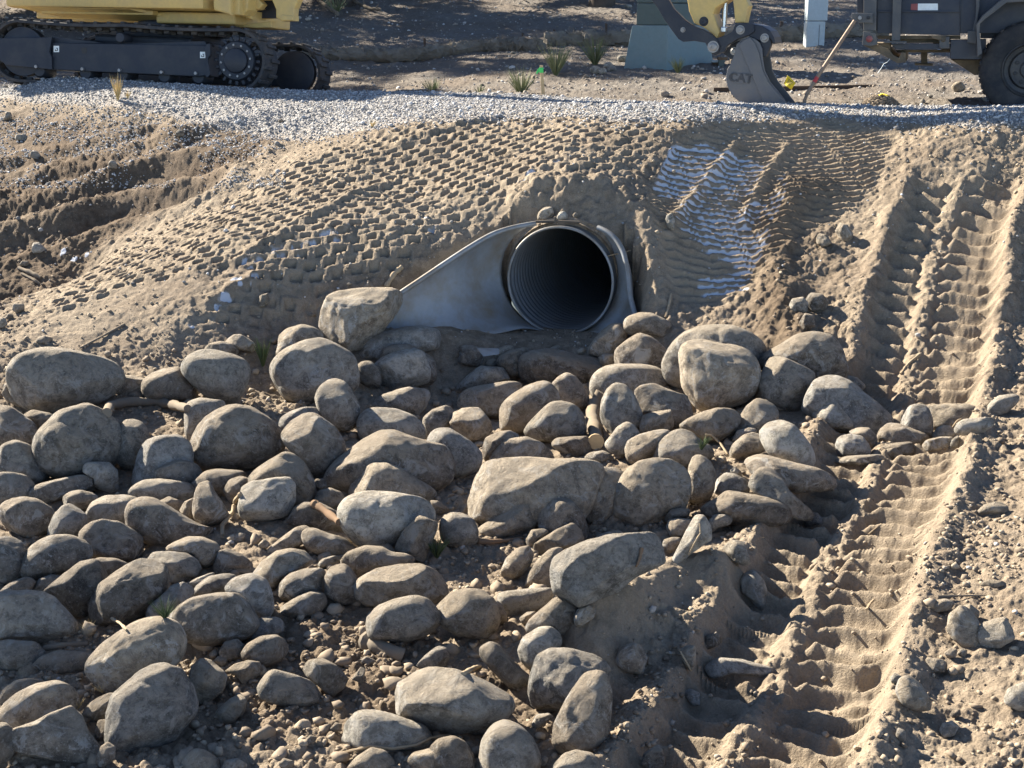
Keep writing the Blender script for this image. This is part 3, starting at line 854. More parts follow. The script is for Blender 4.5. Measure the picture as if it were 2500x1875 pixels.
def make_rock(name, outline_px, style, colour, label, cat, group, seed, push=0.0, deep=1.0):
    o = np.array(outline_px, float)
    # area centroid
    x, y = o[:, 0], o[:, 1]; x1, y1 = np.roll(x, -1), np.roll(y, -1)
    cr = x * y1 - x1 * y; A = cr.sum() / 2
    cx = ((x + x1) * cr).sum() / (6 * A); cy = ((y + y1) * cr).sum() / (6 * A)
    wpx, hpx = np.ptp(x), np.ptp(y)
    yb = y.max()
    sunk = style == 'f' or 'buried' in label or 'half' in label
    g = hit([cx], [min(yb - (.10 if sunk else .02) * hpx, 2150)], zgrid, ymin=2.2)[0]
    k0 = g[1] / F_PX
    rng = np.random.default_rng(seed)
    depth = .5 * deep * (.42 * wpx + .58 * hpx) * k0 * rng.uniform(.85, 1.05)
    if style == 'f': depth *= .8
    Y = g[1] + depth * (.40 if sunk else .18) + push
    c = at(cx, cy, Y)
    rd = c / np.linalg.norm(c)
    right = np.array([1.0, 0, 0]); right = right - rd * right.dot(rd); right /= np.linalg.norm(right)
    up = np.cross(right, rd)
    k = np.linalg.norm(c) / F_PX * 1.05
    # outline as radius over angle
    ang = np.linspace(-np.pi, np.pi, 181)
    rad = np.zeros(181)
    px = (x - cx) * k; py = -(y - cy) * k
    n = len(px)
    for i, a in enumerate(ang):
        dx, dy = math.cos(a), math.sin(a); best = 0
        for j in range(n):
            ax, ay, bx, by = px[j], py[j], px[(j + 1) % n], py[(j + 1) % n]
            ex, ey = bx - ax, by - ay
            den = dx * ey - dy * ex
            if abs(den) < 1e-12: continue
            t = (ax * ey - ay * ex) / den; s = (ax * dy - ay * dx) / den
            if t > 0 and -1e-6 <= s <= 1 + 1e-6: best = max(best, t)
        rad[i] = best
    rad[rad == 0] = rad[rad > 0].mean()
    kern = {'r': 15, 'f': 9, 'a': 5}[style]
    w = np.hanning(kern + 2)[1:-1]; w /= w.sum()
    p = np.concatenate([rad[-kern - 1:-1], rad, rad[1:kern + 1]])
    rad = np.convolve(p, w, 'same')[kern:-kern]
    size = .5 * (wpx + hpx) * k
    lvl = 5 if hpx + wpx > 300 else (4 if hpx + wpx > 60 else 3)
    v, f = _dirs[lvl]
    phi = np.arctan2(v[:, 1], v[:, 0]); rho = np.hypot(v[:, 0], v[:, 1])
    R = np.interp(phi, ang, rad)
    q = {'r': .86, 'f': .72, 'a': .80}[style]
    P = np.stack([np.cos(phi) * R * rho ** q, np.sin(phi) * R * rho ** q, depth * np.sign(v[:, 2]) * np.abs(v[:, 2]) ** .92], -1)
    # random broken planes
    ncut = {'r': rng.integers(3, 7), 'f': 4, 'a': 7}[style]
    for _ in range(ncut):
        nd = rng.normal(size=3); nd[2] = abs(nd[2]) * 1.1 + .25; nd /= np.linalg.norm(nd)
        s = P @ nd; d = s.max() * (rng.uniform(.70, .90) if style != 'r' else rng.uniform(.76, .93))
        soft = .10 if style == 'a' else .2
        over = np.maximum(s - d, 0)
        P = P - nd * (over * (1 - soft))[:, None]
    # lumps and grain
    amp = {'r': .125, 'f': .14, 'a': .16}[style]
    off = rng.uniform(-50, 50, 3)
    nn = vnoise3(P / size * 3.2 + off, seed) * amp + vnoise3(P / size * 8 + off, seed + 1) * amp * .5 + vnoise3(P / size * 19 + off, seed + 2) * amp * .25
    if lvl >= 4: nn = nn + vnoise3(P / size * 46 + off, seed + 3) * amp * .14
    pit = np.minimum(0, vnoise3(P / size * 5.5 + off[::-1], seed + 5) + .22) * .20
    rg = 1 - 2 * np.abs(vnoise3(P / size * 2.1 + off * 2, seed + 7)) ; crk = np.clip(rg, 0, 1) ** 14 * (vnoise3(P / size * 1.3 + off, seed + 8) > -.05)
    pit = pit - crk * .045
    sil = .35 + .65 * np.abs(v[:, 2])
    P = P * (1 + ((nn + pit) * sil))[:, None]
    wpos = P[:, :1] * right + P[:, 1:2] * up - P[:, 2:] * rd
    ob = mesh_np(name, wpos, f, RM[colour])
    ob.location = c
    return tag(ob, label, cat, group)

GRP = "riprap rocks below the culvert outlet"
ROCKS = """
A r g big grey speckled boulder perched highest at the far left edge, against the bare dirt slope; 105,390 140,290 230,220 380,180 520,190 700,230 850,270 940,340 960,430 900,520 780,590 620,660 460,690 300,665 200,610 130,520
A r g broad shaded grey boulder carrying the big speckled boulder at the far left; 480,700 700,630 830,690 920,790 960,900 930,1060 880,1130 700,1200 500,1210 330,1120 300,980 330,860
A r n small brown cobble tucked under the left end of the perched speckled boulder; 200,720 270,670 400,700 490,770 470,840 380,890 310,860 230,790
A r n soil-caked boulder cut by the left frame edge, below the perched one; -80,640 100,660 250,780 310,920 280,1020 150,1000 -80,1000
A r t small tan stone peeping out behind the left end of the perched speckled boulder; 25,530 50,460 110,440 190,600 150,640 60,590
A a g grey three-cornered rock with a sunlit peak at the left frame edge; -30,1030 50,950 130,920 230,960 330,1050 400,1140 400,1200 270,1260 100,1220 -40,1180
A r g rounded cobble at the left frame edge under the three-cornered grey rock; -60,1190 80,1180 190,1200 265,1280 240,1380 100,1420 -60,1420
A f d long flat dark slab lying level between cobbles at the left; 245,1330 330,1270 480,1230 620,1200 760,1215 765,1260 680,1310 540,1370 400,1420 270,1400
A a p pale blocky stone with a sunlit left corner ending the long flat dark slab; 680,1120 740,1095 880,1100 940,1160 950,1290 900,1340 780,1290 765,1220 690,1180
A r g upright egg-shaped grey stone right of the broad shaded boulder; 965,850 1000,770 1060,740 1130,760 1190,830 1205,930 1170,1050 1100,1140 1010,1150 960,1080 950,950
A r b rounded bluish-grey boulder right of the upright egg-shaped stone; 1130,990 1200,920 1310,880 1430,880 1520,940 1550,1040 1540,1180 1430,1260 1250,1290 1090,1270 1090,1150
A r g smaller grey dome overlapping the rounded bluish-grey boulder from in front; 1220,1190 1270,1120 1370,1075 1490,1070 1580,1110 1630,1190 1590,1280 1430,1330 1270,1290
A r g wide low oval grey cobble in front of the smaller grey dome; 1050,1360 1090,1290 1170,1240 1300,1230 1460,1250 1570,1280 1570,1370 1450,1420 1250,1430 1090,1410
A r n smooth round brown-grey boulder in shade near the left frame edge; 0,1470 60,1410 180,1380 290,1400 390,1470 435,1530 400,1620 280,1690 110,1680 30,1600
A r b smooth egg-shaped stone leaning right beside the smooth round brown-grey boulder; 400,1640 450,1520 510,1450 570,1430 640,1460 695,1540 705,1640 660,1720 540,1760 420,1730
A r g small oval grey cobble behind the leaning egg-shaped stone; 515,1380 570,1330 660,1320 740,1345 790,1375 720,1460 640,1475 540,1450
A r g grey boulder with a sunlit crest between the leaning egg and the brown wedge; 680,1480 740,1410 850,1370 1000,1365 1110,1390 1100,1500 1050,1620 900,1640 720,1600 690,1550
A f n big brown wedge-shaped boulder, sunlit at its left end and sloping away right; 1040,1500 1070,1420 1160,1385 1250,1390 1340,1440 1450,1510 1600,1600 1780,1660 1760,1730 1500,1760 1280,1770 1130,1700 1060,1620
A r t small round-topped stone behind the crest of the brown wedge boulder; 1290,1410 1370,1370 1440,1400 1465,1470 1430,1510 1340,1450
A a t small angular tan stone squeezed against the angular upright brown rock; 1460,1480 1500,1410 1570,1380 1590,1440 1590,1560 1500,1530
A a n angular upright brown rock beside a bent root; 1570,1420 1590,1310 1650,1240 1710,1240 1740,1330 1800,1400 1840,1480 1860,1560 1800,1620 1700,1600 1600,1570 1570,1500
B r n large dark brown boulder with a rusty hollow on its front, left of the middle; -110,1290 -90,1190 -20,1090 80,1030 160,985 260,965 380,985 470,1050 560,1120 620,1200 630,1280 600,1350 500,1430 400,1460 300,1480 150,1460 0,1490 -70,1400
A f g flat grey slab standing behind the dark brown boulder with the rusty hollow; 1505,700 1530,610 1620,575 1740,590 1850,600 1880,650 1850,760 1700,850 1540,940 1510,850
A r p pale sunlit heart-shaped cobble on the left bank above the grey log; 1475,310 1540,230 1640,185 1750,190 1880,220 1980,270 2010,350 1990,450 1930,570 1880,625 1790,600 1680,550 1570,460 1500,380
A r n rounded brown boulder left of the pale heart-shaped cobble; 1160,510 1175,430 1240,370 1340,330 1450,320 1500,390 1570,460 1600,540 1550,600 1400,590 1200,570
A f t half-buried tan stone with a sunlit flat top, right of the perched speckled boulder; 945,450 980,385 1070,380 1160,400 1180,440 1160,540 1000,560 930,520
A r t little stone in crumbly soil just above the grey log; 1040,550 1060,520 1110,515 1165,560 1100,580
A r t low tan cobble behind the top of the pale heart-shaped cobble; 1650,180 1700,130 1790,110 1880,130 1940,190 1900,230 1750,230
A a t pointed tan stone behind the low tan cobble at the foot of the slope; 1820,115 1900,60 1950,55 2010,90 2100,160 2050,200 1940,180
A a t lone stone lying out on the smooth bare slope at the left; 295,110 310,75 360,65 420,85 425,110 370,130 310,130
A a t little square stone set in soil above the right end of the perched boulder; 845,210 860,190 895,195 900,235 860,240
B a t large blocky tan boulder resting against the left wing of the culvert; 945,290 950,200 1000,80 1080,40 1200,25 1350,20 1500,15 1600,50 1610,120 1570,200 1480,290 1400,400 1320,460 1180,525 1080,470 990,410 950,350
B f b long flat blue-grey boulder lying under the lower edge of the left wing; 1200,570 1230,500 1320,430 1450,370 1620,330 1780,320 1890,355 1930,420 1910,490 1800,520 1600,560 1450,620 1300,640 1220,620
B r g large speckled round boulder in front of the blocky tan boulder; 540,680 570,600 640,530 720,480 820,440 940,425 1040,460 1130,520 1190,560 1220,660 1235,780 1180,860 1000,900 750,950 650,900 590,800
B r t tan boulder rising behind the large speckled round boulder; 560,590 600,480 600,400 670,340 780,310 880,330 960,380 960,430 800,470 650,560
B a p pale carved-looking block with a sunlit left face, below the left wing; 1385,630 1440,570 1580,520 1700,505 1760,530 1790,600 1830,680 1810,770 1700,810 1560,830 1450,870 1420,800 1400,700
B r n brown rock directly behind the pale carved-looking block; 1420,540 1500,480 1650,470 1780,510 1850,580 1880,720 1830,800 1700,800 1500,700
B r d small dark round stone wedged left of the pale carved-looking block; 1235,640 1280,605 1350,610 1410,660 1430,760 1410,830 1340,820 1250,770 1235,700
B r g egg-shaped grey stone standing tilted in front of the large speckled boulder; 895,900 930,820 1000,760 1080,750 1150,790 1210,880 1250,980 1240,1090 1180,1160 1090,1165 1000,1110 920,1010
B r n big leaning dark oval boulder with a sunlit dusty top; 640,1170 700,1100 790,1040 880,1030 960,1080 1050,1150 1110,1240 1140,1350 1100,1460 1000,1550 880,1530 770,1400 680,1300 640,1240
B r b bluish cobble half hidden behind the leaning dark oval boulder; 605,1140 620,1060 700,1010 800,980 900,980 930,1050 850,1150 700,1230 640,1190
B r p pale flat-topped cobble in full sun right of the tilted egg-shaped stone; 1240,1120 1260,1050 1330,990 1430,985 1560,995 1680,1040 1760,1110 1780,1180 1770,1260 1600,1290 1400,1280 1270,1240
B f g flat grey slab with one lit corner, under the pale carved-looking block; 1340,980 1400,900 1500,850 1650,815 1800,830 1840,880 1790,970 1720,1050 1600,1010 1450,980
B f n very large brown boulder with a sharp right-hand ridge, near the middle; 985,1580 1000,1520 1100,1400 1200,1320 1320,1220 1420,1170 1540,1170 1700,1230 1850,1280 1930,1285 1990,1370 2020,1500 1980,1600 1850,1660 1600,1720 1200,1720 1020,1680
B f t broad tan boulder in front of the very large ridged brown boulder; 1150,1650 1190,1560 1260,1480 1370,1430 1470,1430 1580,1470 1700,1550 1820,1620 1880,1680 1850,1760 1600,1800 1300,1790 1170,1740
B r t striped tan boulder behind the whitest sunlit boulder; 360,1550 430,1480 530,1410 640,1345 720,1360 810,1440 860,1540 890,1640 870,1740 760,1780 500,1720 400,1640
F a p whitest sunlit boulder, knobbly, right of the bent root; 190,210 215,90 270,60 400,40 460,40 495,80 500,170 450,250 370,270 300,270 240,290 195,250
F r n small brown cobble just left of the whitest sunlit boulder; 105,110 140,50 200,30 260,50 240,100 200,160 140,180
B r n soil-covered flat rock under the dark brown boulder with the rusty hollow; -100,1600 0,1500 100,1480 300,1500 350,1560 250,1640 100,1700 -80,1700
C r g shaded grey rock behind the grey boulder at the heap's centre; -60,900 20,830 120,800 200,800 215,880 150,970 100,1020 -30,1080
C r b rounded grey boulder under the three-sided tan stone at the centre; -30,1110 0,1030 60,990 150,985 230,1030 330,1090 410,1160 420,1250 360,1340 230,1380 120,1380 0,1300
F r g small grey stone filling the gap between striped and ridged boulders; 600,70 620,45 680,40 690,90 640,110
F r t round tan cobble directly above the reddish bark piece; 607,170 640,110 700,95 760,120 785,160 740,220 650,220
C a p wedge-shaped rock with a white sunlit left face, below the culvert floor; 250,610 300,560 360,510 410,475 500,485 620,490 655,540 655,600 550,640 400,660 280,670 210,720 205,680
C r t long tan boulder below the white-faced wedge rock; 225,770 260,690 340,650 460,630 600,605 690,600 760,640 720,720 640,850 560,900 420,880 260,860
C r n big brown oval boulder right of the three-sided tan stone; 530,950 560,850 600,770 680,700 780,640 880,605 950,605 1020,660 1050,740 1020,860 900,960 750,1020 620,1010 540,1000
C r n pointed brown rock behind the big brown oval boulder; 980,630 1040,565 1110,530 1180,570 1240,640 1280,720 1290,790 1200,840 1080,820 1020,740
C f n long dirt-topped boulder with a bulbous grey left end, below the culvert; 725,450 750,390 830,360 950,340 1060,345 1200,380 1330,410 1390,450 1400,500 1350,600 1280,700 1150,700 1000,640 850,630 750,600 735,520
C r t tan cobble against the bulbous end of the dirt-topped boulder; 535,450 570,390 650,350 760,330 830,345 760,400 730,450 740,570 700,600 600,520
C r t rounded stone peeping out behind the tan cobble, nearest the culvert floor; 505,400 540,340 610,310 680,315 700,340 590,380 540,420
C a n crumbly brown stone in soil at the left side of the culvert floor; 225,450 240,380 225,320 300,310 380,320 430,380 450,430 390,480 290,480
C r t little tan stone between the crumbly brown stone and the white-faced wedge; 440,470 470,430 520,415 540,440 540,480 480,490
C a t three-sided tan stone with a flat dusty face, at the centre of the heap; 135,890 160,840 260,815 400,815 440,870 490,930 500,1000 450,1060 380,1100 310,1080 230,1020 180,970
C r n brown oval cobble in the gap below the big brown oval boulder; 430,1150 450,1060 560,1010 650,1000 740,1040 700,1100 560,1150 480,1250 440,1250
C r g large grey dome with a sunlit left shoulder, left of the cut log; 740,1040 800,950 880,860 970,780 1060,760 1150,780 1220,840 1260,930 1260,1030 1150,1080 1000,1100 860,1070
C f t low tan boulder behind the longest flat boulder; 480,1220 510,1130 580,1060 680,1065 780,1050 900,1100 1000,1170 1050,1230 980,1290 750,1310 520,1290
C f n oblong brown rock below the cut log; 980,1090 1030,1060 1160,1050 1280,1045 1310,1090 1300,1170 1200,1220 1080,1190 1000,1140
C f t longest flat-topped tan boulder, rough and sunlit, in the middle of the heap; 285,1450 310,1390 400,1310 510,1240 600,1230 800,1225 1000,1240 1200,1240 1330,1260 1410,1290 1380,1350 1330,1500 1290,1640 1200,1750 900,1800 500,1800 330,1720 290,1580
C f t upright tan rock with a lit left face at the right end of the longest boulder; 1265,1580 1280,1430 1310,1360 1400,1300 1520,1310 1580,1360 1560,1450 1500,1570 1480,1700 1400,1760 1270,1740
D f t large tan boulder with a pale smear, right of the upright lit-faced rock; -180,1560 -140,1440 -60,1330 40,1260 160,1230 290,1240 380,1290 435,1370 440,1500 400,1620 300,1740 100,1800 -100,1800 -175,1700
C r g grey round-shouldered boulder behind the half-lit upright stone; 1300,620 1330,540 1400,490 1530,465 1700,465 1830,490 1920,550 1960,620 1940,690 1700,740 1500,760 1380,760 1310,720
C f g half-lit upright stone, white on the left and dark on the right, beside the cut log; 1385,880 1390,760 1430,660 1500,615 1580,630 1640,690 1690,790 1720,890 1690,960 1600,1020 1500,1050 1430,980 1395,940
D a n rough soil-crusted rock left of the biggest front boulder; 5,680 60,640 150,620 250,660 350,700 430,710 460,790 480,890 430,930 340,980 200,950 60,870 20,760
D a t small broken-edged block leaning on the soil-crusted rock; 35,930 60,880 150,850 280,810 300,880 325,980 230,1000 120,1010 50,1020
C r g small ridged grey stone right of the cut end of the log; 1410,1110 1460,1050 1520,970 1590,930 1650,960 1700,1030 1650,1150 1560,1210 1470,1180
C r t oval tan cobble sloping right, behind the grey dome with the green sprig; 1580,1150 1600,1080 1700,1030 1830,1000 1950,990 1950,1060 1850,1150 1750,1240 1640,1280 1590,1220
D r g grey dome with a green sprig hanging over its right side; 80,1230 150,1160 210,1080 300,1010 380,990 470,1020 530,1090 600,1120 640,1190 560,1280 420,1310 250,1290 120,1270
C r d little dark flat stone under the cut end of the log; 1240,1220 1300,1180 1400,1160 1460,1190 1500,1240 1400,1260 1280,1250
C r t sloping tan boulder against the right wing of the culvert; 1265,390 1300,310 1380,200 1470,135 1550,130 1600,200 1580,270 1510,370 1440,400 1350,400
C r t oval tan boulder lying across the foot of the right wing, topmost there; 1555,150 1600,80 1700,45 1800,50 1920,110 1970,180 1950,250 1870,270 1780,230 1660,220 1590,210
C r n brown dome-shaped boulder below the oval boulder at the right wing; 1490,460 1500,350 1580,280 1690,210 1780,240 1870,310 1920,370 1910,460 1850,520 1700,540 1530,520
C a t small lumpy stone left of the brown dome-shaped boulder; 1365,430 1400,380 1480,380 1500,420 1480,490 1400,480
C r t low crumb of rock on the crest of the dirt-topped boulder; 970,330 1030,305 1080,320 1070,345 980,345
D r g huge smooth grey boulder with a white streak, behind the biggest front boulder; 240,500 260,400 310,300 400,210 520,160 650,150 800,160 920,220 1020,290 1070,360 1050,440 1000,520 700,600 400,660 280,600
D r t biggest front boulder, pitted and speckled, with a lit left cheek; 370,380 390,310 470,275 570,270 680,290 820,310 920,360 980,440 1005,540 980,660 900,760 780,830 620,840 520,830 440,720 390,640 390,500
D r n broad brown boulder against the dirt bank at the right end of the heap; 1010,440 1080,370 1200,310 1320,230 1450,208 1590,240 1650,330 1690,430 1705,550 1620,620 1450,620 1250,560 1050,520
D a g angular grey block right of the biggest front boulder; 980,650 1050,510 1060,450 1110,405 1200,410 1320,470 1430,530 1440,590 1400,750 1350,830 1200,830 1050,770 960,730
D f b smooth grey-blue boulder sloping down right into the tyre track; 1370,840 1420,700 1480,600 1560,570 1650,570 1750,610 1850,700 1950,780 2050,880 2060,980 1950,1050 1750,1000 1500,900
D a p pointed white-mottled rock in front of the sloping grey-blue boulder; 1390,890 1450,850 1530,790 1600,735 1690,735 1760,790 1800,880 1835,970 1750,1010 1600,990 1450,960
D r g low rounded stone behind the sloping grey-blue boulder; 1660,570 1720,555 1800,570 1870,640 1820,680 1750,620
D f t flat tan rock with one bright sunlit patch below the biggest front boulder; 340,980 430,910 560,850 660,820 780,830 850,870 830,960 760,1080 700,1120 560,1080 450,1020
D f t tall flat slab leaning left, above the small lit egg-shaped cobble; 765,1110 800,1010 850,900 910,800 990,745 1080,760 1140,790 1155,880 1130,970 1000,1020 850,1050 790,1120
D r t small lit egg-shaped cobble in front of the tall leaning slab; 755,1200 800,1110 880,1040 960,1015 1030,1040 1060,1100 1040,1170 950,1200 860,1225 780,1230
D r t curved stone edge between the tall leaning slab and the egg-shaped cobble; 780,1110 830,1000 920,975 1010,1000 960,1020 850,1060
D r p tall pale dome lit on its left flank at the right of the heap; 1010,1020 1080,950 1190,920 1290,960 1380,1070 1440,1170 1450,1290 1400,1310 1250,1260 1100,1200 1050,1120
D a n small three-cornered brown stone against the tall pale dome; 1350,1250 1370,1190 1410,1165 1440,1230 1445,1300 1390,1290
D r b squarish smooth grey cobble at the edge of the tyre track; 1620,1130 1660,1050 1750,1030 1840,1050 1890,1120 1900,1190 1800,1220 1640,1190
D r n round brown cobble behind the squarish smooth grey cobble; 1720,1020 1800,975 1900,980 1950,1040 1960,1110 1910,1160 1870,1080 1780,1030
D f g flat low stone with a slanting shadow stripe in front of the squarish cobble; 1600,1240 1700,1210 1830,1200 1990,1195 2020,1240 1950,1280 1800,1280 1640,1270
D f n long buried slab running right from the tall pale dome's foot; 890,1230 980,1200 1080,1205 1250,1250 1450,1300 1600,1370 1640,1420 1550,1480 1300,1500 1000,1400
D f t upright loaf-shaped cobble right of the boulder with the pale smear; 430,1450 440,1300 480,1210 540,1205 610,1250 650,1330 640,1470 600,1580 520,1630 440,1610 425,1530
D r b shaded bluish stone right of the upright loaf-shaped cobble; 640,1500 655,1400 720,1340 800,1350 900,1400 930,1460 920,1520 760,1550
D a g tall three-cornered grey rock sloping down right into the track; 930,1450 960,1370 1020,1310 1080,1295 1150,1340 1200,1400 1250,1490 1330,1570 1440,1660 1400,1720 1250,1700 1150,1570 1000,1530
D f n wide brown boulder with a thin sunlit crest in front of the tall three-cornered rock; 520,1640 570,1590 680,1550 760,1490 880,1510 1080,1540 1200,1590 1260,1650 1220,1750 1000,1780 700,1740
D a t small tan block in front of the boulder with the pale smear; 75,1650 120,1560 170,1490 270,1475 360,1480 400,1540 400,1620 340,1700 150,1720
D r n low brown stone at the foot of the upright loaf-shaped cobble; 300,1650 370,1625 440,1640 440,1690 320,1700
D a p small pale three-cornered chip above the shaded bluish stone; 760,1340 810,1290 860,1330 880,1380 800,1370
Q r b smooth bluish upright cobble in the tyre track, right of the heap; 730,640 780,540 830,460 920,435 1010,440 1060,510 1095,620 1090,780 1060,830 850,800
Q f t wide flat-topped stone across the tyre track, right of the upright bluish cobble; 1045,470 1130,440 1300,430 1500,430 1600,460 1700,570 1700,680 1400,740 1150,720 1090,600
Q f p long pale stone emerging from the sunlit right-hand ridge; 1390,720 1420,650 1500,605 1700,590 1860,590 1800,680 1700,760 1480,790 1400,770
Q r n dark oval cobble with lit soil on top, in the track below the upright bluish cobble; 460,850 500,730 590,655 720,665 880,730 1010,790 1060,830 1000,900 870,930 560,920
Q r n brown brick-like stone under the dark oval cobble; 490,970 560,905 700,885 850,875 875,950 860,1030 760,1040 560,1030
Q a t small tan chip leaning on the brown brick-like stone; 485,1010 560,960 690,935 740,980 750,1050 640,1070 530,1040
Q r p little pale round stone left of the long pale stone; 1100,800 1150,720 1230,680 1310,685 1380,750 1370,810 1250,830 1130,830
Q r p big pale stone half buried in the ridge at the right frame edge; 1745,500 1800,400 1900,330 2050,310 2130,340 2080,430 1980,520 1850,570 1770,570
Q f t flat crusted stone sunk in soil below the little pale round stone; 990,910 1050,850 1200,815 1340,820 1310,930 1150,980 1050,980
Q a p small pale stone chip buried low in the right-hand ridge; 1310,940 1340,850 1400,800 1430,830 1400,940 1330,960
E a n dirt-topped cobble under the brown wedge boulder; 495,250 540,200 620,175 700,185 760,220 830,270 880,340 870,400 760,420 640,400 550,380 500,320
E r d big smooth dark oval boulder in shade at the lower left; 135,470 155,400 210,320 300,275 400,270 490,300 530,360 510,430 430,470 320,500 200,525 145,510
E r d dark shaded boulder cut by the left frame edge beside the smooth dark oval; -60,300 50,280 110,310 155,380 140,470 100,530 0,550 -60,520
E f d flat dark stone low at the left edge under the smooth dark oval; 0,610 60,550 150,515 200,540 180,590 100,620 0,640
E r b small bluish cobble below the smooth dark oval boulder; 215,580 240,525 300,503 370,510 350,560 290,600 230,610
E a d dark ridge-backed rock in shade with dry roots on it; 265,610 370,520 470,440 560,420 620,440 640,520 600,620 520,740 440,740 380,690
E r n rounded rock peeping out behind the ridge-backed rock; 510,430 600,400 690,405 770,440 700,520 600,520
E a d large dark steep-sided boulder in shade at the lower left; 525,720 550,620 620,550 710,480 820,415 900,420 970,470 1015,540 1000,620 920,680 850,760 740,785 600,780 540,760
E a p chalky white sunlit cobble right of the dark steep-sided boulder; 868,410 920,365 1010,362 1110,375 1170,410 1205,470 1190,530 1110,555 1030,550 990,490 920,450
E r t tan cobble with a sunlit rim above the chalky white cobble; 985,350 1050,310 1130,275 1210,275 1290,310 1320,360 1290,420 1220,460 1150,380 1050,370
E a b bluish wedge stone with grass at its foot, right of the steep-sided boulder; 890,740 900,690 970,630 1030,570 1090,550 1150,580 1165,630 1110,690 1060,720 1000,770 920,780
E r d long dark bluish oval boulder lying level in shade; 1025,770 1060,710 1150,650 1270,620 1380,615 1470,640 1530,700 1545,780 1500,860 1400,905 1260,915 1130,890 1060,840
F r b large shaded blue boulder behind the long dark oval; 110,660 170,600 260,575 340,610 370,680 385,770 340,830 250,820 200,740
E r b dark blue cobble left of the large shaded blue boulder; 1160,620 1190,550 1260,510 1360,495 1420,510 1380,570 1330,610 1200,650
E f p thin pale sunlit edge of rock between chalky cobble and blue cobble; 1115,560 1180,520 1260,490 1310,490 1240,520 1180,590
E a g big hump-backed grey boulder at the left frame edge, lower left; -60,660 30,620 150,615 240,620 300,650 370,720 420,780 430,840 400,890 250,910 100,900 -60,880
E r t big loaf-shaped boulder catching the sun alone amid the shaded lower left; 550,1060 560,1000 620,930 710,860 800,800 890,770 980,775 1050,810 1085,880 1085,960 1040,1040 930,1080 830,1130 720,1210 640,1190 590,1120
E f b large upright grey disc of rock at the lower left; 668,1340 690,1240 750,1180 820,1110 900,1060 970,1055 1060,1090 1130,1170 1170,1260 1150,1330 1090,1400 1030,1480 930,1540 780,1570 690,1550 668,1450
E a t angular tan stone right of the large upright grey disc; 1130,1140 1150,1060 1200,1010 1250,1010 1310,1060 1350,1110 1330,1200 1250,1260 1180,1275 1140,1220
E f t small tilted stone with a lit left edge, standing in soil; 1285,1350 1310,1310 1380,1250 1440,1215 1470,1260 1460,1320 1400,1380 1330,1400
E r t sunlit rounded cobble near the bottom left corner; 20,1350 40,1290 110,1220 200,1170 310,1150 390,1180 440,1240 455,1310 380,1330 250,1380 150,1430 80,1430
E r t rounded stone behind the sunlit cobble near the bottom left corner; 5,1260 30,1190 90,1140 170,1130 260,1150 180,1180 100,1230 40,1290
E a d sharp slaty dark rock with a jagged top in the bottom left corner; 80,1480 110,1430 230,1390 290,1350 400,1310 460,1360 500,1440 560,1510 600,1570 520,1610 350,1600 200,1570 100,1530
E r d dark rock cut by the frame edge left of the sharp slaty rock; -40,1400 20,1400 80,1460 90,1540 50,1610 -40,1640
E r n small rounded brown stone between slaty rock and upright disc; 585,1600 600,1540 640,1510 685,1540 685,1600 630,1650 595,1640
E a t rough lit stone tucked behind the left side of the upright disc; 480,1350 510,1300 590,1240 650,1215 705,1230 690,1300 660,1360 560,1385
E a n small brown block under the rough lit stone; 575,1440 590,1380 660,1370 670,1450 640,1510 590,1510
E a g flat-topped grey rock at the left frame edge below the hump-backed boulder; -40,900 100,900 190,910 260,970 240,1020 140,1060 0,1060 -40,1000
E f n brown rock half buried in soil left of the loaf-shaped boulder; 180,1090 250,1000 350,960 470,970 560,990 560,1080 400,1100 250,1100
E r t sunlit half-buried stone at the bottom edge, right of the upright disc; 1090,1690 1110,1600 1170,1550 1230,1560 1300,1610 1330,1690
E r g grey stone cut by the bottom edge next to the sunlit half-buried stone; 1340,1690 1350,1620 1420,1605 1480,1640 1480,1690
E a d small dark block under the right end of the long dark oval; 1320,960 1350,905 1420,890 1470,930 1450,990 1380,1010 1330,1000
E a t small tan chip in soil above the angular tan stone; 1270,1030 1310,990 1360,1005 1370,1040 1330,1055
F r p largest pale granite cobble, speckled, in the middle of the picture; 750,260 760,190 820,140 920,120 1050,125 1180,145 1260,190 1282,240 1270,290 1200,340 1130,390 1050,440 940,430 850,410 790,340
F r t smooth bean-shaped cobble below the reddish bark piece; 540,370 560,330 610,320 700,355 790,375 840,420 830,460 740,475 640,465 570,430
F f n broad brown boulder with the reddish bark piece lying on it; 450,280 490,210 560,175 640,180 720,220 760,290 780,350 700,345 600,310 500,300
F f t sloping sunlit rock face left of the bean-shaped cobble; 340,450 420,380 500,320 560,300 590,330 560,400 500,430 380,470
F a t tan boulder with a pale band below the sloping sunlit rock face; 270,580 320,510 400,450 470,435 550,450 600,500 600,540 520,560 430,610 390,660 330,640
F r d dark greenish cobble with a bright top edge, below the banded tan boulder; 400,690 430,620 480,575 560,550 650,545 680,580 660,640 655,680 560,700 460,720
F r n round brown stone between the greenish cobble and the tan flat boulder; 670,600 700,540 770,515 830,560 860,620 870,700 830,740 740,735 680,690
F f t light tan boulder directly below the largest pale granite cobble; 750,510 810,450 900,420 990,425 1050,460 1110,455 1180,500 1200,530 1080,530 960,560 880,610 830,550
F a t broad crusty golden-tan boulder with a flat sunlit top, middle foreground; 840,650 880,600 960,550 1080,525 1200,525 1310,570 1370,640 1360,700 1300,740 1200,740 1050,745 920,755 860,720
F r p little pale cobble left of the light tan boulder; 628,520 660,490 720,472 770,480 740,510 690,540 640,540
F r g smooth dark grey cobble like a loaf, below the crusty golden-tan boulder; 895,890 910,820 960,760 1060,720 1180,698 1270,730 1300,780 1310,850 1260,910 1130,950 990,940 905,920
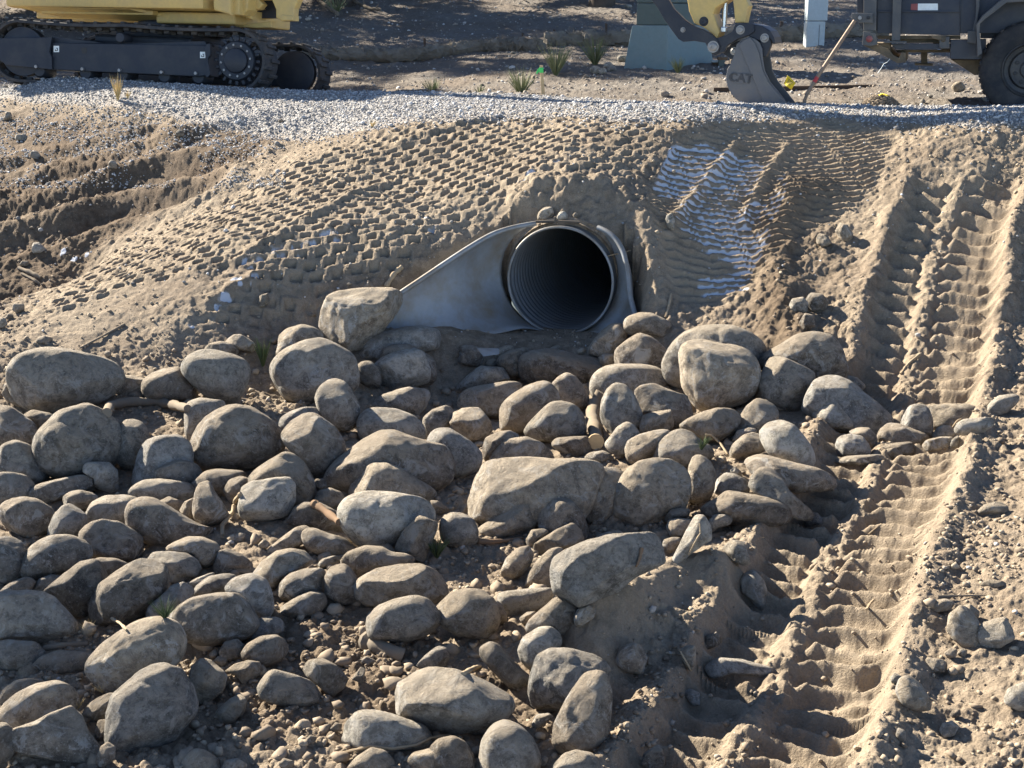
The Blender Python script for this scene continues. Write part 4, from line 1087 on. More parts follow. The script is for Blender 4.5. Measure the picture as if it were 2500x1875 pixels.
F f d long narrow dark stone pointing up right, in the shaded soil; 360,810 430,760 520,700 610,668 660,690 675,740 630,800 560,820 450,825
F r b small blue-grey stone below the long narrow dark stone; 255,920 270,860 320,820 400,820 450,850 430,900 340,930 270,950
F r n brown oval cobble in shaded soil below the small blue-grey stone; 205,1030 240,970 310,930 390,920 440,950 465,1000 420,1060 330,1090 240,1070
F a d dark diamond-shaped rock in the shaded soil; 530,1100 570,1060 660,1050 730,1090 795,1160 770,1210 710,1255 640,1200 570,1140
F f g flat grey rock buried in soil left of the dark diamond-shaped rock; 300,1190 330,1130 390,1115 480,1140 580,1170 640,1220 670,1280 560,1310 420,1300 320,1270
F a t lit stub of rock above the flat buried grey rock; 120,1120 170,1080 240,1060 300,1070 320,1110 280,1160 220,1190 180,1140
F r b small blue stone in soil left of the dark leaning slab; 1180,1090 1230,1030 1300,980 1350,990 1365,1040 1330,1100 1250,1110
P a g large angular grey boulder with a pale sloping top, bottom centre; 946,1690 975,1655 1010,1635 1060,1633 1110,1640 1180,1665 1240,1700 1255,1730 1220,1760 1150,1780 1080,1788 1010,1770 965,1735
F f p soil-swamped boulder with a white left face near the bottom centre; 760,1510 790,1420 860,1350 950,1345 1050,1370 1200,1420 1300,1480 1250,1540 1050,1570 800,1560
F r t tan dome cut by the bottom edge below the soil-swamped boulder; 780,1690 850,1600 930,1550 1000,1565 1050,1620 1060,1690
F a t tan block cut by the bottom edge left of the round grey boulder; 1135,1620 1170,1570 1260,1555 1373,1560 1420,1600 1430,1690 1150,1690
F a n triangular brown rock left of the banded tan boulder; 55,530 80,450 130,435 200,465 270,520 260,560 140,570 70,580
F f t thin tan stone lying under the triangular brown rock; 120,570 180,545 280,540 270,575 180,580
F r g grey pebble in lit soil left of the sloping sunlit rock face; 150,370 190,345 225,350 220,390 175,400
F r t tan pebble next to the sloping sunlit rock face; 300,410 330,378 360,400 350,430 310,435
F a t tan rock with a bright flat face, against the right of the granite cobble; 1055,450 1080,390 1130,310 1190,255 1240,265 1300,290 1300,340 1260,430 1220,510 1150,480
F r n small brown cobble behind the right end of the granite cobble; 1250,165 1300,165 1370,215 1340,245 1290,240
F r t pale pebble at the bottom edge in lit soil; 410,1640 440,1605 490,1620 500,1650 440,1660
F r n brown pebble in soil left of the soil-swamped boulder; 700,1440 730,1405 765,1415 760,1450 720,1460
F a n broken brown pebble below the flat buried grey rock; 560,1500 590,1475 625,1490 610,1520 570,1525
F a d small dark upright chip right of the dark diamond-shaped rock; 820,1160 870,1095 895,1110 885,1190
F a d flat dark chip under the short rotten log; 865,1050 900,1035 960,1060 950,1080 880,1080
G r g round grey cobble left of the long lit cobble, by the green sprig; 55,220 70,160 130,128 200,135 260,170 290,240 280,310 200,330 100,320 60,280
G f t long lit cobble above the lying brown stick; 290,220 370,170 450,110 530,70 600,70 650,110 650,190 600,240 480,280 350,290 290,270
G r n egg-shaped brown boulder standing in front of the longest flat boulder; 650,170 670,100 730,45 800,28 870,70 920,150 950,240 930,290 800,280 700,260 660,220
G a t angular tan rock leaning on the egg-shaped brown boulder; 620,320 680,280 760,230 860,185 910,240 925,300 850,340 760,360 680,380 630,360
G r t small tan stone left of the angular tan rock; 575,290 610,230 680,225 720,240 660,290 630,350 590,330
G f t lit sloping rock left of the large blue-grey boulder; 570,580 590,500 640,420 720,350 800,340 790,420 740,500 740,580 620,590
G r t small lit oval cobble leaning left below the lying brown stick; 425,480 460,400 530,340 590,325 625,370 600,440 550,500 480,525 430,510
G a b large blue-grey boulder with a cracked face and lit left side, against the dirt mound; 740,480 760,400 830,350 960,300 1080,270 1200,265 1320,250 1350,290 1400,400 1410,430 1250,500 1130,590 1000,640 900,690 820,630 750,600
G r p pale stone showing over the top of the large blue-grey boulder; 980,290 1020,255 1080,240 1160,260 1120,275 1020,300
G f p long pale flat stone touching the foot of the large blue-grey boulder; 385,630 460,600 600,585 740,580 760,640 700,700 600,740 480,745 400,690
G r t big round tan-grey boulder in the middle foreground; 25,730 60,680 130,610 210,588 310,595 380,650 415,740 410,800 360,870 250,875 130,840 60,790
G r n brown stone hidden behind the big round tan-grey boulder; 370,630 430,680 465,750 440,790 400,800 380,700
G r n brown cobble at the edge of the dirt mound, below the long pale flat stone; 570,830 600,770 680,700 750,640 830,640 880,690 870,780 800,860 720,850 630,860
G a t rough crumbly stone on the left edge of the dirt mound; 865,760 880,710 950,685 1000,710 980,760 900,810 870,800
G r p rough round pale cobble above the angular blue-grey block; 530,950 560,880 640,825 710,810 770,850 790,910 750,960 680,1000 640,1060 600,1080 550,1020
G f d dark slab leaning left beside the rough round pale cobble; 295,950 350,910 410,915 460,980 530,1050 600,1110 600,1190 540,1220 450,1150 360,1060 310,1000
G a b angular blue-grey block in shade, bottom centre right; 600,1200 620,1090 660,990 730,955 850,960 980,990 1060,1030 1085,1100 1070,1200 960,1280 850,1320 700,1320 620,1280
G f n tall brown soil-dusted slab leaning on the angular blue-grey block; 735,1520 750,1400 800,1300 850,1210 920,1120 1000,1095 1060,1110 1080,1200 1080,1320 1060,1450 990,1540 880,1590 770,1600
G r g round grey boulder at the bottom edge, centre; 305,1600 320,1500 370,1420 450,1382 530,1410 610,1490 650,1580 655,1680 550,1740 400,1740 320,1690
G r g dome cut by the bottom edge right of the round grey boulder; 740,1640 800,1580 880,1555 960,1570 1020,1620 1040,1680 900,1720 750,1700
G a d small dark stone under the angular blue-grey block; 610,1400 640,1340 700,1330 740,1350 680,1400 620,1430
G f d flat dark stone under the large angular grey boulder; 130,1450 180,1390 270,1345 340,1340 400,1390 330,1450 200,1465
G r n brown boulder in lit soil left of the round grey boulder at the bottom; 0,1530 60,1490 140,1475 210,1510 260,1590 280,1660 150,1680 0,1640
G a n rock stuck in the flank of the dirt mound; 1085,1010 1130,940 1220,910 1280,930 1300,1000 1270,1090 1180,1080
G a n pointed brown stone at the bottom edge below the dirt mound; 1260,1640 1290,1570 1370,1525 1410,1580 1400,1640 1330,1680
G r p little white pebble right of the round grey boulder at the bottom; 660,1620 685,1590 710,1600 700,1640 670,1645
G r t small stone squeezed between pale flat stone and brown cobble; 535,760 580,725 640,720 600,770 560,800
H f p pale pointed slab standing upright on the crest of the dirt mound; 90,430 130,350 190,230 240,145 290,150 330,210 335,290 270,330 200,380 150,430
H r t oval tan cobble left of the pale pointed slab; 65,230 80,175 140,160 220,170 240,190 200,220 160,270 90,270
H r t small stone under the oval tan cobble by the pointed slab; 40,350 50,290 100,275 155,280 130,330 100,370 60,370
H r n flat brown stone behind the oval tan cobble by the pointed slab; 50,170 90,110 160,98 210,110 200,150 120,160 70,185
H r p pale lumpy stone right of the pale pointed slab; 320,180 350,140 420,135 470,160 440,200 370,220 335,250
H a g angular grey stone on the right flank of the dirt mound; 400,340 450,295 530,300 550,370 570,430 520,440 450,410 405,370
H f p smooth pale grey stone pressed into the side of the lower track; 515,540 550,480 600,480 650,540 665,600 650,690 620,710 570,640 520,600
H a b small blue stone at the end of the tall three-cornered rock; 890,160 920,130 970,130 1015,180 980,215 910,210
H f t tall flat tan stone standing in the right-hand dirt; 1760,830 1780,740 1840,690 1890,700 1930,780 1940,880 1910,935 1850,930 1790,880
H a g angular grey stone right of the tall flat tan stone; 1945,850 1970,790 2030,765 2100,760 2130,830 2140,880 2060,930 1960,930
H r t lying oval stone under the lying splinter of wood at the right; 1600,700 1650,660 1740,645 1790,670 1760,710 1680,725 1610,725
H r t hidden rounded stone behind the tall flat tan stone; 1840,690 1890,675 1940,720 1930,770 1890,740
H a t squarish brown stone casting a shadow in the right-hand dirt; 1615,1040 1640,1000 1720,1010 1755,1040 1740,1080 1660,1085
H r t largest round stone in the right-hand dirt, with a long shadow; 1450,1200 1480,1130 1530,1110 1590,1160 1640,1250 1650,1300 1560,1310 1480,1270
H r p small pale stone above the largest round stone in the right-hand dirt; 1410,1120 1440,1090 1475,1110 1460,1150 1420,1150
H a p pale faceted stone low in the right-hand dirt; 1710,1430 1730,1395 1780,1380 1815,1410 1790,1460 1730,1475
H r p pale stone cut by the right frame edge, lower right; 2105,1240 2130,1190 2200,1155 2260,1160 2270,1290 2180,1310 2110,1270
H r n small dark stone right of the largest round stone's shadow; 1770,1340 1790,1310 1830,1310 1830,1340 1790,1360
H r t little stone near the bottom of the right-hand dirt ridge; 1445,1460 1460,1420 1500,1440 1500,1490 1460,1500
H a d dark slab end sticking out at the foot of the dirt mound; 240,950 300,870 370,840 410,880 380,920 300,950
H r t rounded stone below the dark slab end at the mound's foot; 150,960 180,925 240,930 240,1030 210,1080 170,1020
H f b long bluish streaked rock crushed into the lower track; 300,1060 380,1000 520,1010 700,1060 720,1090 640,1110 450,1090 350,1130
H r b small bluish stone at the left edge of the lower track; 165,1200 210,1185 265,1210 265,1280 220,1280
H f t flat pale stone in the right-hand dirt above the splinter of wood; 1950,560 2000,530 2090,540 2100,565 2020,585
H f t flat disc of stone high in the right-hand dirt; 1920,140 1980,80 2060,60 2100,80 2110,120 2000,150
H r t left one of two small stones under the tall flat tan stone; 1735,970 1770,940 1810,950 1800,990 1760,1000
H r t right one of two small stones under the tall flat tan stone; 1810,975 1840,940 1870,955 1860,990
"""
ROCKS2 = """
U r p flat oval pale stone on the gravelly bank near the left edge; 95,275 110,255 160,258 178,280 140,293 105,290
U r t brown stone alone on the gravelly bank, right of the left ruts; 1115,250 1135,225 1165,230 1170,265 1125,268
U a p white broken stone in the rut near the left edge; 195,395 200,365 240,365 255,395 240,410 205,405
U a p pointed white stone beside the snow at the left; 205,990 215,945 245,940 295,990 280,1005 215,1008
U r t tan stone in the second rut at the left; 690,440 705,420 735,425 745,470 700,475
U r t round stone at the lip of the dark hollow at the left; 80,1370 90,1330 150,1335 150,1375 110,1390
U r t tan stone above the dark hollow at the left; 125,1085 140,1060 180,1060 185,1085 150,1095
U a t reddish stone among the snowy pad prints; 1635,1320 1650,1280 1700,1265 1710,1320 1680,1350 1640,1350
U r g little grey stone on the crest of the printed slope; 795,930 810,910 830,915 828,935
U r t little tan stone on the crest of the printed slope; 720,1000 735,980 750,990 745,1005
U r t small stone at the end of the top rut; 1765,175 1780,155 1800,165 1800,180
U r t stone at the left frame edge below the dark hollow; -10,1480 0,1420 30,1425 45,1460 20,1485
U r t second stone at the left frame edge, nearer the dark hollow; 30,1430 50,1395 80,1400 85,1425
U a t pale stone at the top of the gravelly bank by the left edge; 25,160 40,115 65,110 75,150 50,165
P r t tan stone lodged in the dirt over the culvert's crown, left; 1312,540 1314,520 1330,505 1348,506 1352,525 1338,538
P r p pinkish stone lodged in the dirt over the culvert's crown; 1359,530 1366,518 1378,516 1386,525 1384,536 1364,538
P a t small stone lodged right of the culvert's crown; 1396,526 1404,519 1412,522 1409,532 1400,533
P r p pale rock on the dark bank right of the ribbed prints; 1625,540 1628,525 1640,520 1648,540 1645,560 1632,562
P a t blocky clod of rock on the bank between prints and track; 2040,565 2050,545 2068,550 2082,570 2078,588 2055,588
P a t second clod of rock tumbling down the bank between prints and track; 1990,590 2000,570 2020,575 2030,595 2010,605
P r g boulder half sunk in the bank above the broad brown boulder; 1925,750 1935,730 1960,725 1972,740 1970,760 1940,765
P r n sunken brown rock in the hollow left of the right-hand track; 1965,735 1980,715 2005,718 2022,735 2015,755 1985,760
P a n brown clod lower in the hollow left of the right-hand track; 1950,790 1965,765 1985,770 1990,795 1970,810
"""
_seed = 100
for blk, grp in ((ROCKS, GRP), (ROCKS2, "stones lying on the embankment")):
    for line in blk.strip().splitlines():
        head, pts = line.split(';')
        cr_, st_, co_, lab = head.split(' ', 3)
        pp = crop(cr_, [tuple(map(float, q.split(','))) for q in pts.split()])
        a = np.array(pp); big = max(np.ptp(a[:, 0]), np.ptp(a[:, 1]))
        nm = "boulder" if big > 150 else ("cobble" if big > 70 else "stone")
        _seed += 11
        make_rock(nm, pp, st_, co_, lab, nm, grp, _seed)
# ------------------------------------------------------------------ culvert
paint("galvanised", (.25, .27, .285), .5, .35, (.19, .155, .11), .85, 5, .4)
paint("pipe_steel", (.22, .235, .25), .45, .6, (.20, .17, .13), .35, 4, .5)
paint("rusty_rod", (.10, .085, .07), .7, .5, (.2, .15, .1), .5, 8)
pc = np.array(PIPE_C); po = np.array(PIPE_OUT); pl_ = np.array(PIPE_LAT); pz = np.array([0, 0, 1.0])
cul = empty("culvert", tuple(pc + po * .3 - pz * PIPE_R), "round corrugated steel culvert with flared galvanised end in the dirt embankment", "culvert")
def cyl_pt(ang, r, o):
    return pc + pl_ * (math.cos(ang) * r) + pz * (math.sin(ang) * r) + po * o
# corrugated barrel, helical ribs
NA, ND = 96, 560
rows = []
for i in range(ND + 1):
    d = .045 - i * .0125
    amp = .010 if i > 4 else .003
    rows.append([cyl_pt(2 * math.pi * k / NA, PIPE_R + amp * math.sin(2 * math.pi * (d / .072 + k / NA)), d) for k in range(NA)])
V = np.array(rows).reshape(-1, 3)
Fq = np.array([[i * NA + k, i * NA + (k + 1) % NA, (i + 1) * NA + (k + 1) % NA, (i + 1) * NA + k] for i in range(ND) for k in range(NA)])
Fq = np.vstack([Fq, [[ND * NA, ND * NA + k, ND * NA + k + 1, ND * NA + k + 2] for k in range(1, NA - 2, 2)]])  # end wall added deep inside to stop light leaking into the barrel
barrel = mesh_np("corrugated_pipe", V, Fq, "pipe_steel", cul); barrel.matrix_parent_inverse = pinv(cul)
rm = MB()
rm.tube([cyl_pt(2 * math.pi * k / 64, PIPE_R + .004, .05) for k in range(65)], .010, 8, False)
rm.build("pipe_rim", "galvanised", cul, True)

def wing(rim, base, arc0, arc1, rout, lab):
    """rim, base: lists of world points from the pipe outwards; section 0 hugs the pipe between two angles"""
    n, K = 40, 14
    def resample(P):
        P = np.array(P); s = np.concatenate([[0], np.cumsum(np.linalg.norm(np.diff(P, axis=0), axis=1))])
        u = np.linspace(0, s[-1], n)
        Q = np.stack([np.interp(u, s, P[:, i]) for i in range(3)], -1)
        for _ in range(6): Q[1:-1] = .5 * Q[1:-1] + .25 * (Q[:-2] + Q[2:])
        return Q
    R, B = resample(rim), resample(base)
    arc = np.array([cyl_pt(arc0 + (arc1 - arc0) * j / (K - 1), PIPE_R + .022, .0) for j in range(K)])
    chord = np.array([arc[0] + (arc[-1] - arc[0]) * j / (K - 1) for j in range(K)])
    rows = []
    for i in range(n):
        t = i / (n - 1)
        w = (1 - t) ** 1.3
        sec = []
        for j in range(K):
            s = j / (K - 1)
            p = R[i] * (1 - s) + B[i] * s + (arc[j] - chord[j]) * w
            sec.append(p)
        rows.append(sec)
    V = np.array(rows)
    V[:, :, 2] += .004 * np.sin(np.linspace(0, 14, n))[:, None]
    Fq = np.array([[i * K + j, i * K + j + 1, (i + 1) * K + j + 1, (i + 1) * K + j] for i in range(n - 1) for j in range(K - 1)])
    o = mesh_np("wing", V.reshape(-1, 3), Fq, "galvanised", cul); o.matrix_parent_inverse = pinv(cul); o["label"] = lab
    sm = o.modifiers.new("thick", 'SOLIDIFY'); sm.thickness = .004
    rb = MB(); rb.tube([R[i] for i in range(n)], .019, 10); e = rb.build("rolled_edge", "galvanised", o, True)
    e.matrix_parent_inverse = (o.matrix_parent_inverse).inverted() @ pinv(cul) if False else Matrix.Identity(4)
    return o
def atc(c, x, y, Y):
    q = crop(c, [(x, y)])[0]
    return at(q[0], q[1], Y)
wing([atc('M', 1322, 378, 10.0), atc('M', 1180, 402, 9.96), atc('M', 1050, 442, 9.9), atc('M', 950, 500, 9.83), atc('M', 850, 562, 9.76), atc('M', 700, 662, 9.68), atc('M', 560, 757, 9.60), atc('M', 460, 822, 9.54), atc('M', 350, 905, 9.48)],
     [cyl_pt(math.radians(262), PIPE_R + .02, 0), atc('M', 1230, 1040, 9.85), atc('M', 1100, 1075, 9.75), atc('M', 900, 1100, 9.66), atc('M', 720, 1115, 9.6), atc('M', 500, 1120, 9.53), atc('M', 330, 1110, 9.47)],
     math.radians(104), math.radians(262), 0, "broad left wing of the flared end, blue-grey and dusty")
wing([atc('M', 1716, 405, 9.97), atc('M', 1762, 422, 9.93), atc('M', 1830, 472, 9.87), atc('M', 1882, 560, 9.80), atc('M', 1908, 700, 9.72), atc('M', 1922, 850, 9.64), atc('M', 1950, 950, 9.56), atc('M', 1965, 1010, 9.5)],
     [cyl_pt(math.radians(-82), PIPE_R + .02, 0), atc('M', 1720, 1070, 9.85), atc('M', 1800, 1075, 9.75), atc('M', 1900, 1085, 9.6), atc('M', 1955, 1090, 9.5)],
     math.radians(52), math.radians(-82), 0, "narrow right wing of the flared end with a bright sunlit edge")
# soil packed round the mouth, tie rod over the crown and the toe plate
cl = MB()
rows = []
for i in range(26):
    t = i / 25; row = []
    for k in range(241):
        a = 2 * math.pi * k / 240
        c_, s_ = math.cos(a), math.sin(a); q = min(1 / max(abs(c_), abs(s_)), 1.36)
        r0 = PIPE_R + .010; r1 = PIPE_R + .06
        p = pc + pl_ * (c_ * (r0 + (r1 - r0) * t)) + pz * (s_ * (r0 + (r1 - r0) * t))
        up_ = max(0, s_ - .3)
        row.append((p, -.05 - .03 * t))
    rows.append(row)
P_ = np.array([[q[0] for q in r] for r in rows]).reshape(-1, 3); D_ = np.array([[q[1] for q in r] for r in rows]).ravel()
nz = vnoise3(P_ * 14, 3) * .05 + vnoise3(P_ * 40, 4) * .03 + clods(P_[:, 0].astype(np.float32), P_[:, 2].astype(np.float32), .05, 8, .5) * .8
P_ = P_ + po * (D_ + nz * (D_ > .0) + .3 * nz * (D_ <= 0))[:, None]
Fq = np.array([[i * 241 + k, i * 241 + k + 1, (i + 1) * 241 + k + 1, (i + 1) * 241 + k] for i in range(25) for k in range(240)])
sc_ = mesh_np("soil_collar", P_, Fq, "dry_dirt", cul); sc_.matrix_parent_inverse = pinv(cul)
rd_ = MB(); rd_.tube([atc('R', 520, 275, 9.93), atc('R', 800, 268, 9.92), atc('R', 1230, 285, 9.92)], .010, 8)
rd_.box(atc('R', 830, 250, 9.92), (.014, .02, .05)); rd_.box(atc('R', 930, 300, 9.92), (.05, .02, .02)); rd_.build("tie_rod", "rusty_rod", cul)
tp = MB(); tp.prism([atc('C', 380, 330, 9.25), atc('C', 560, 335, 9.25), atc('C', 560, 380, 9.22), atc('C', 430, 400, 9.22)], (0, .012, 0)); tp.build("toe_plate", "galvanised", cul)
# ------------------------------------------------------------------ machine materials
paint("excavator_yellow", (.58, .40, .13), .5, 0, (.31, .23, .14), .42, 5)
paint("frame_black", (.017, .022, .033), .5, .2, (.12, .105, .085), .22, 5)
paint("rubber", (.030, .033, .038), .75, 0, (.17, .14, .11), .38, 6, .3)
paint("bare_steel", (.30, .29, .28), .45, .8, (.25, .2, .15), .3, 9)
paint("bucket_steel", (.135, .135, .14), .55, .5, (.21, .18, .145), .55, 7)
paint("muddy_letter", (.065, .065, .068), .6, .3, (.13, .11, .09), .4, 9)
paint("chrome", (.6, .6, .6), .25, 1.0, (.3, .25, .2), .1, 9)
paint("glass_dark", (.02, .025, .03), .12, 0, (.2, .2, .2), .05, 5, .6)
paint("sticker_white", (.72, .76, .74), .6, 0, (.4, .36, .3), .15, 9)
paint("dark_mark", (.03, .03, .03), .7, 0, (.1, .09, .08), .1, 9)

class Fr:
    """local frame: ex along, ey away, ez up"""
    def __init__(s, o, ex, ey, ez=None):
        s.o = Vector(o); s.ex = Vector(ex).normalized()
        ez_ = Vector(ez) if ez is not None else s.ex.cross(Vector(ey))
        s.ez = ez_.normalized(); s.ey = s.ez.cross(s.ex).normalized()
        s.rot = Matrix((s.ex, s.ey, s.ez)).transposed()
    def p(s, x, y, z): return s.o + s.ex * x + s.ey * y + s.ez * z
    def px(s, c, pts, y=0.0):
        """photo points dropped on this frame's plane y = const, returned as world points"""
        n = np.array(s.ey); d0 = n.dot(np.array(s.p(0, y, 0)))
        out = []
        for (a, b) in crop(c, pts):
            r = np.array(rays(a, b)); out.append(Vector(r * (d0 / n.dot(r))))
        return out
    def loc(s, w):
        d = Vector(w) - s.o
        return Vector((d.dot(s.ex), d.dot(s.ey), d.dot(s.ez)))

ya = math.radians(10.4)
TF = Fr(at(576, 148, 15.0), (math.cos(ya), -math.sin(ya), -.036), (math.sin(ya), math.cos(ya), -.10))
exc = empty("excavator", tuple(TF.p(-1.2, .9, -.33)), "yellow compact excavator with black rubber tracks, its boom reaching right to a grey bucket", "excavator")

def rubber_track(F, parent):
    R, L, W = .325, 2.42, .40
    path = []                                   # (x, z, tangent angle) round the loop, starting bottom right
    for k in range(25):
        a = -math.pi / 2 + math.pi * k / 24; path.append((R * math.cos(a), R * math.sin(a)))
    for k in range(1, 60):
        t = k / 60; x = -L * t
        sag = -.018 * abs(math.sin(2 * math.pi * t))
        path.append((x, R + sag))
    for k in range(25):
        a = math.pi / 2 + math.pi * k / 24; path.append((-L + R * math.cos(a), R * math.sin(a)))
    for k in range(1, 60):
        path.append((-L + L * k / 60, -R))
    n = len(path)
    P = np.array(path); T = np.roll(P, -1, 0) - np.roll(P, 1, 0); T /= np.linalg.norm(T, axis=1)[:, None]
    N = np.stack([T[:, 1], -T[:, 0]], -1)       # outward
    y0, y1 = -.03, -.03 + W
    b = MB()
    sec = [(0, y0), (.028, y0), (.034, y0 + .02), (.034, y1 - .02), (.028, y1), (0, y1)]
    rings = [[b.bm.verts.new(F.p(P[i, 0] + N[i, 0] * (h - .03), yy, P[i, 1] + N[i, 1] * (h - .03))) for h, yy in sec] for i in range(n)]
    m = len(sec)
    for i in range(n):
        for j in range(m):
            b.bm.faces.new((rings[i][j], rings[i][(j + 1) % m], rings[(i + 1) % n][(j + 1) % m], rings[(i + 1) % n][j]))
    # treads outside, drive lugs inside, spaced by arc length
    s = np.concatenate([[0], np.cumsum(np.linalg.norm(np.roll(P, -1, 0) - P, axis=1))])
    Pc = np.vstack([P, P[:1]]); tot = s[-1]; k = 0
    num = int(tot / .075)
    for k in range(num):
        u = tot * k / num
        x, z = np.interp(u, s, Pc[:, 0]), np.interp(u, s, Pc[:, 1])
        i = min(int(np.searchsorted(s, u)) % n, n - 1)
        tx, tz = T[i]; nx, nz = N[i]
        side = k % 2
        ya_, yb_ = (y0 + .0, y0 + .24) if side == 0 else (y1 - .24, y1 - .0)
        rot = Matrix((F.ex * tx + F.ez * tz, F.ey, F.ex * nx + F.ez * nz)).transposed()
        b.box(F.p(x + nx * .012, (ya_ + yb_) / 2, z + nz * .012), (.040, yb_ - ya_, .026), rot, .007)
        if k % 2 == 0:
            b.box(F.p(x - nx * .043, y0 + .11, z - nz * .043), (.06, .05, .036), rot, .006)
            b.box(F.p(x - nx * .043, y1 - .11, z - nz * .043), (.06, .05, .036), rot, .006)
    return b.build("rubber_track", "rubber", parent)

def disc(F, x, y, z, prof, mat, name, parent, seg=40):
    b = MB(); b.lathe(prof, F.p(x, y, z), -F.ey, seg)
    return b.build(name, mat, parent, True)

track = rubber_track(TF, exc)
# side frame
b = MB()
b.prism(TF.px('X', [(332, 272), (1320, 290), (1330, 480), (1240, 485), (332, 442)], -.02), TF.ey * .26, .006)
b.prism(TF.px('X', [(332, 232), (740, 282), (1300, 262), (1318, 290), (332, 275)], .03), TF.ey * .2)
side = b.build("side_frame", "frame_black", exc)
b = MB()
b.prism(TF.px('X', [(-160, 245), (320, 236), (322, 442), (40, 415), (0, 384), (-160, 300)], -.035), TF.ey * .30, .006)
b.prism(TF.px('X', [(300, 236), (330, 236), (312, 330), (328, 362), (330, 440), (308, 440), (310, 370), (296, 330)], -.055), TF.ey * .05)
b.build("idler_yoke", "frame_black", exc)
b = MB(); b.prism(TF.px('X', [(1300, 300), (1318, 278), (1335, 278), (1335, 350), (1318, 372), (1335, 470), (1320, 488), (1308, 488), (1310, 370), (1304, 350)], -.04), TF.ey * .05); b.build("side_rib", "frame_black", side).matrix_parent_inverse = Matrix.Identity(4)
ob_ = MB(); ob_.prism(TF.px('X', [(520, 302), (548, 302), (552, 322), (545, 340), (525, 340), (516, 322)], -.0225), TF.ey * .003)
o = ob_.build("inspection_hole", "dark_mark", side); o.matrix_parent_inverse = Matrix.Identity(4)
for (cx, cy) in ((358, 311), (1288, 349)):
    b = MB(); b.prism(TF.px('X', [(cx - 17, cy - 20), (cx + 17, cy - 20), (cx + 17, cy + 20), (cx - 17, cy + 20)], -.0235), TF.ey * .003)
    st_ = b.build("sticker", "sticker_white", exc)
    b = MB(); b.prism(TF.px('X', [(cx - 9, cy + 2), (cx - 5, cy + 2), (cx - 5, cy + 9), (cx + 4, cy + 9), (cx + 4, cy - 3), (cx - 2, cy - 3), (cx - 2, cy - 7), (cx + 8, cy - 7), (cx + 8, cy + 13), (cx - 9, cy + 13)], -.0262), TF.ey * .002)
    k_ = b.build("hook_symbol", "dark_mark", st_); k_.matrix_parent_inverse = Matrix.Identity(4)
# sprocket, motor hub and bolts
spr = MB()
spr.lathe([(.205, -.06), (.205, -.02), (.19, .0), (.15, .005), (.13, .0)], TF.p(0, 0, 0), -TF.ey, 48)
for k in range(20):
    a = 2 * math.pi * k / 20
    rot = Matrix((TF.ex * math.cos(a) + TF.ez * math.sin(a), TF.ey, -TF.ex * math.sin(a) + TF.ez * math.cos(a))).transposed()
    spr.box(TF.p(.222 * math.cos(a), .045, .222 * math.sin(a)), (.06, .03, .032), rot, .008)
sprocket = spr.build("sprocket", "frame_black", exc, True)
hub = disc(TF, 0, -.0, 0, [(.0, .028), (.11, .026), (.122, .018), (.128, -.01), (.128, -.03)], "frame_black", "motor_hub", sprocket); hub.matrix_parent_inverse = Matrix.Identity(4)
for k in range(12):
    a = 2 * math.pi * (k + .3) / 12
    o = disc(TF, .160 * math.cos(a), 0, .160 * math.sin(a), [(0, .016), (.011, .016), (.013, .012), (.013, -.004)], "bare_steel", "bolt", sprocket, 10); o.matrix_parent_inverse = Matrix.Identity(4)
idl = disc(TF, -2.40, .02, 0, [(.10, .0), (.20, .0), (.235, -.01), (.255, -.01), (.255, -.12)], "frame_black", "idler", exc)
lx = TF.loc(TF.px('X', [(770, 240)], 0)[0]); disc(TF, lx.x, .0, lx.z, [(0, .03), (.045, .03), (.052, .02), (.055, -.16)], "frame_black", "carrier_roller", exc, 24)
for q in ((240, 425), (533, 440), (768, 448), (1035, 460), (1252, 467)):
    lx = TF.loc(TF.px('X', [q], 0)[0])
    r_ = disc(TF, lx.x, .05, lx.z - .035, [(0, .02), (.06, .02), (.075, .0), (.075, -.22)], "frame_black", "track_roller", exc, 24)
    o = disc(TF, lx.x, -.02, lx.z, [(0, .028), (.016, .028), (.020, .02), (.022, -.02)], "bare_steel", "bolt", r_, 12); o.matrix_parent_inverse = Matrix.Identity(4)
# far side: copies of the belt, sprocket and frame
GA = TF.ey * 1.86
for src in (track, sprocket, side, idl):
    c = src.copy(); COL.objects.link(c); c.location = src.location + GA
    c.parent = exc; c.matrix_parent_inverse = src.matrix_parent_inverse.copy()
    for ch in src.children:
        if ch.name.startswith(("bolt", "motor_hub", "side_rib")):
            d = ch.copy(); COL.objects.link(d); d.parent = c; d.matrix_parent_inverse = ch.matrix_parent_inverse.copy()
fm = MB(); fm.lathe([(0, .03), (.22, .03), (.245, .02), (.25, -.05)], TF.p(0, 1.86 - .0, 0), -TF.ey, 40)
fm.box(TF.p(-.22, 1.90, -.02), (.40, .10, .30), TF.rot, .03)
fm.build("motor_cover", "frame_black", exc, True)
# car body between the tracks
b = MB(); b.box(TF.p(-1.15, 1.0, .06), (1.1, 1.5, .34), TF.rot, .03); b.box(TF.p(-1.15, 1.0, .26), (.9, .9, .1), TF.rot, .02); b.build("car_body", "frame_black", exc)

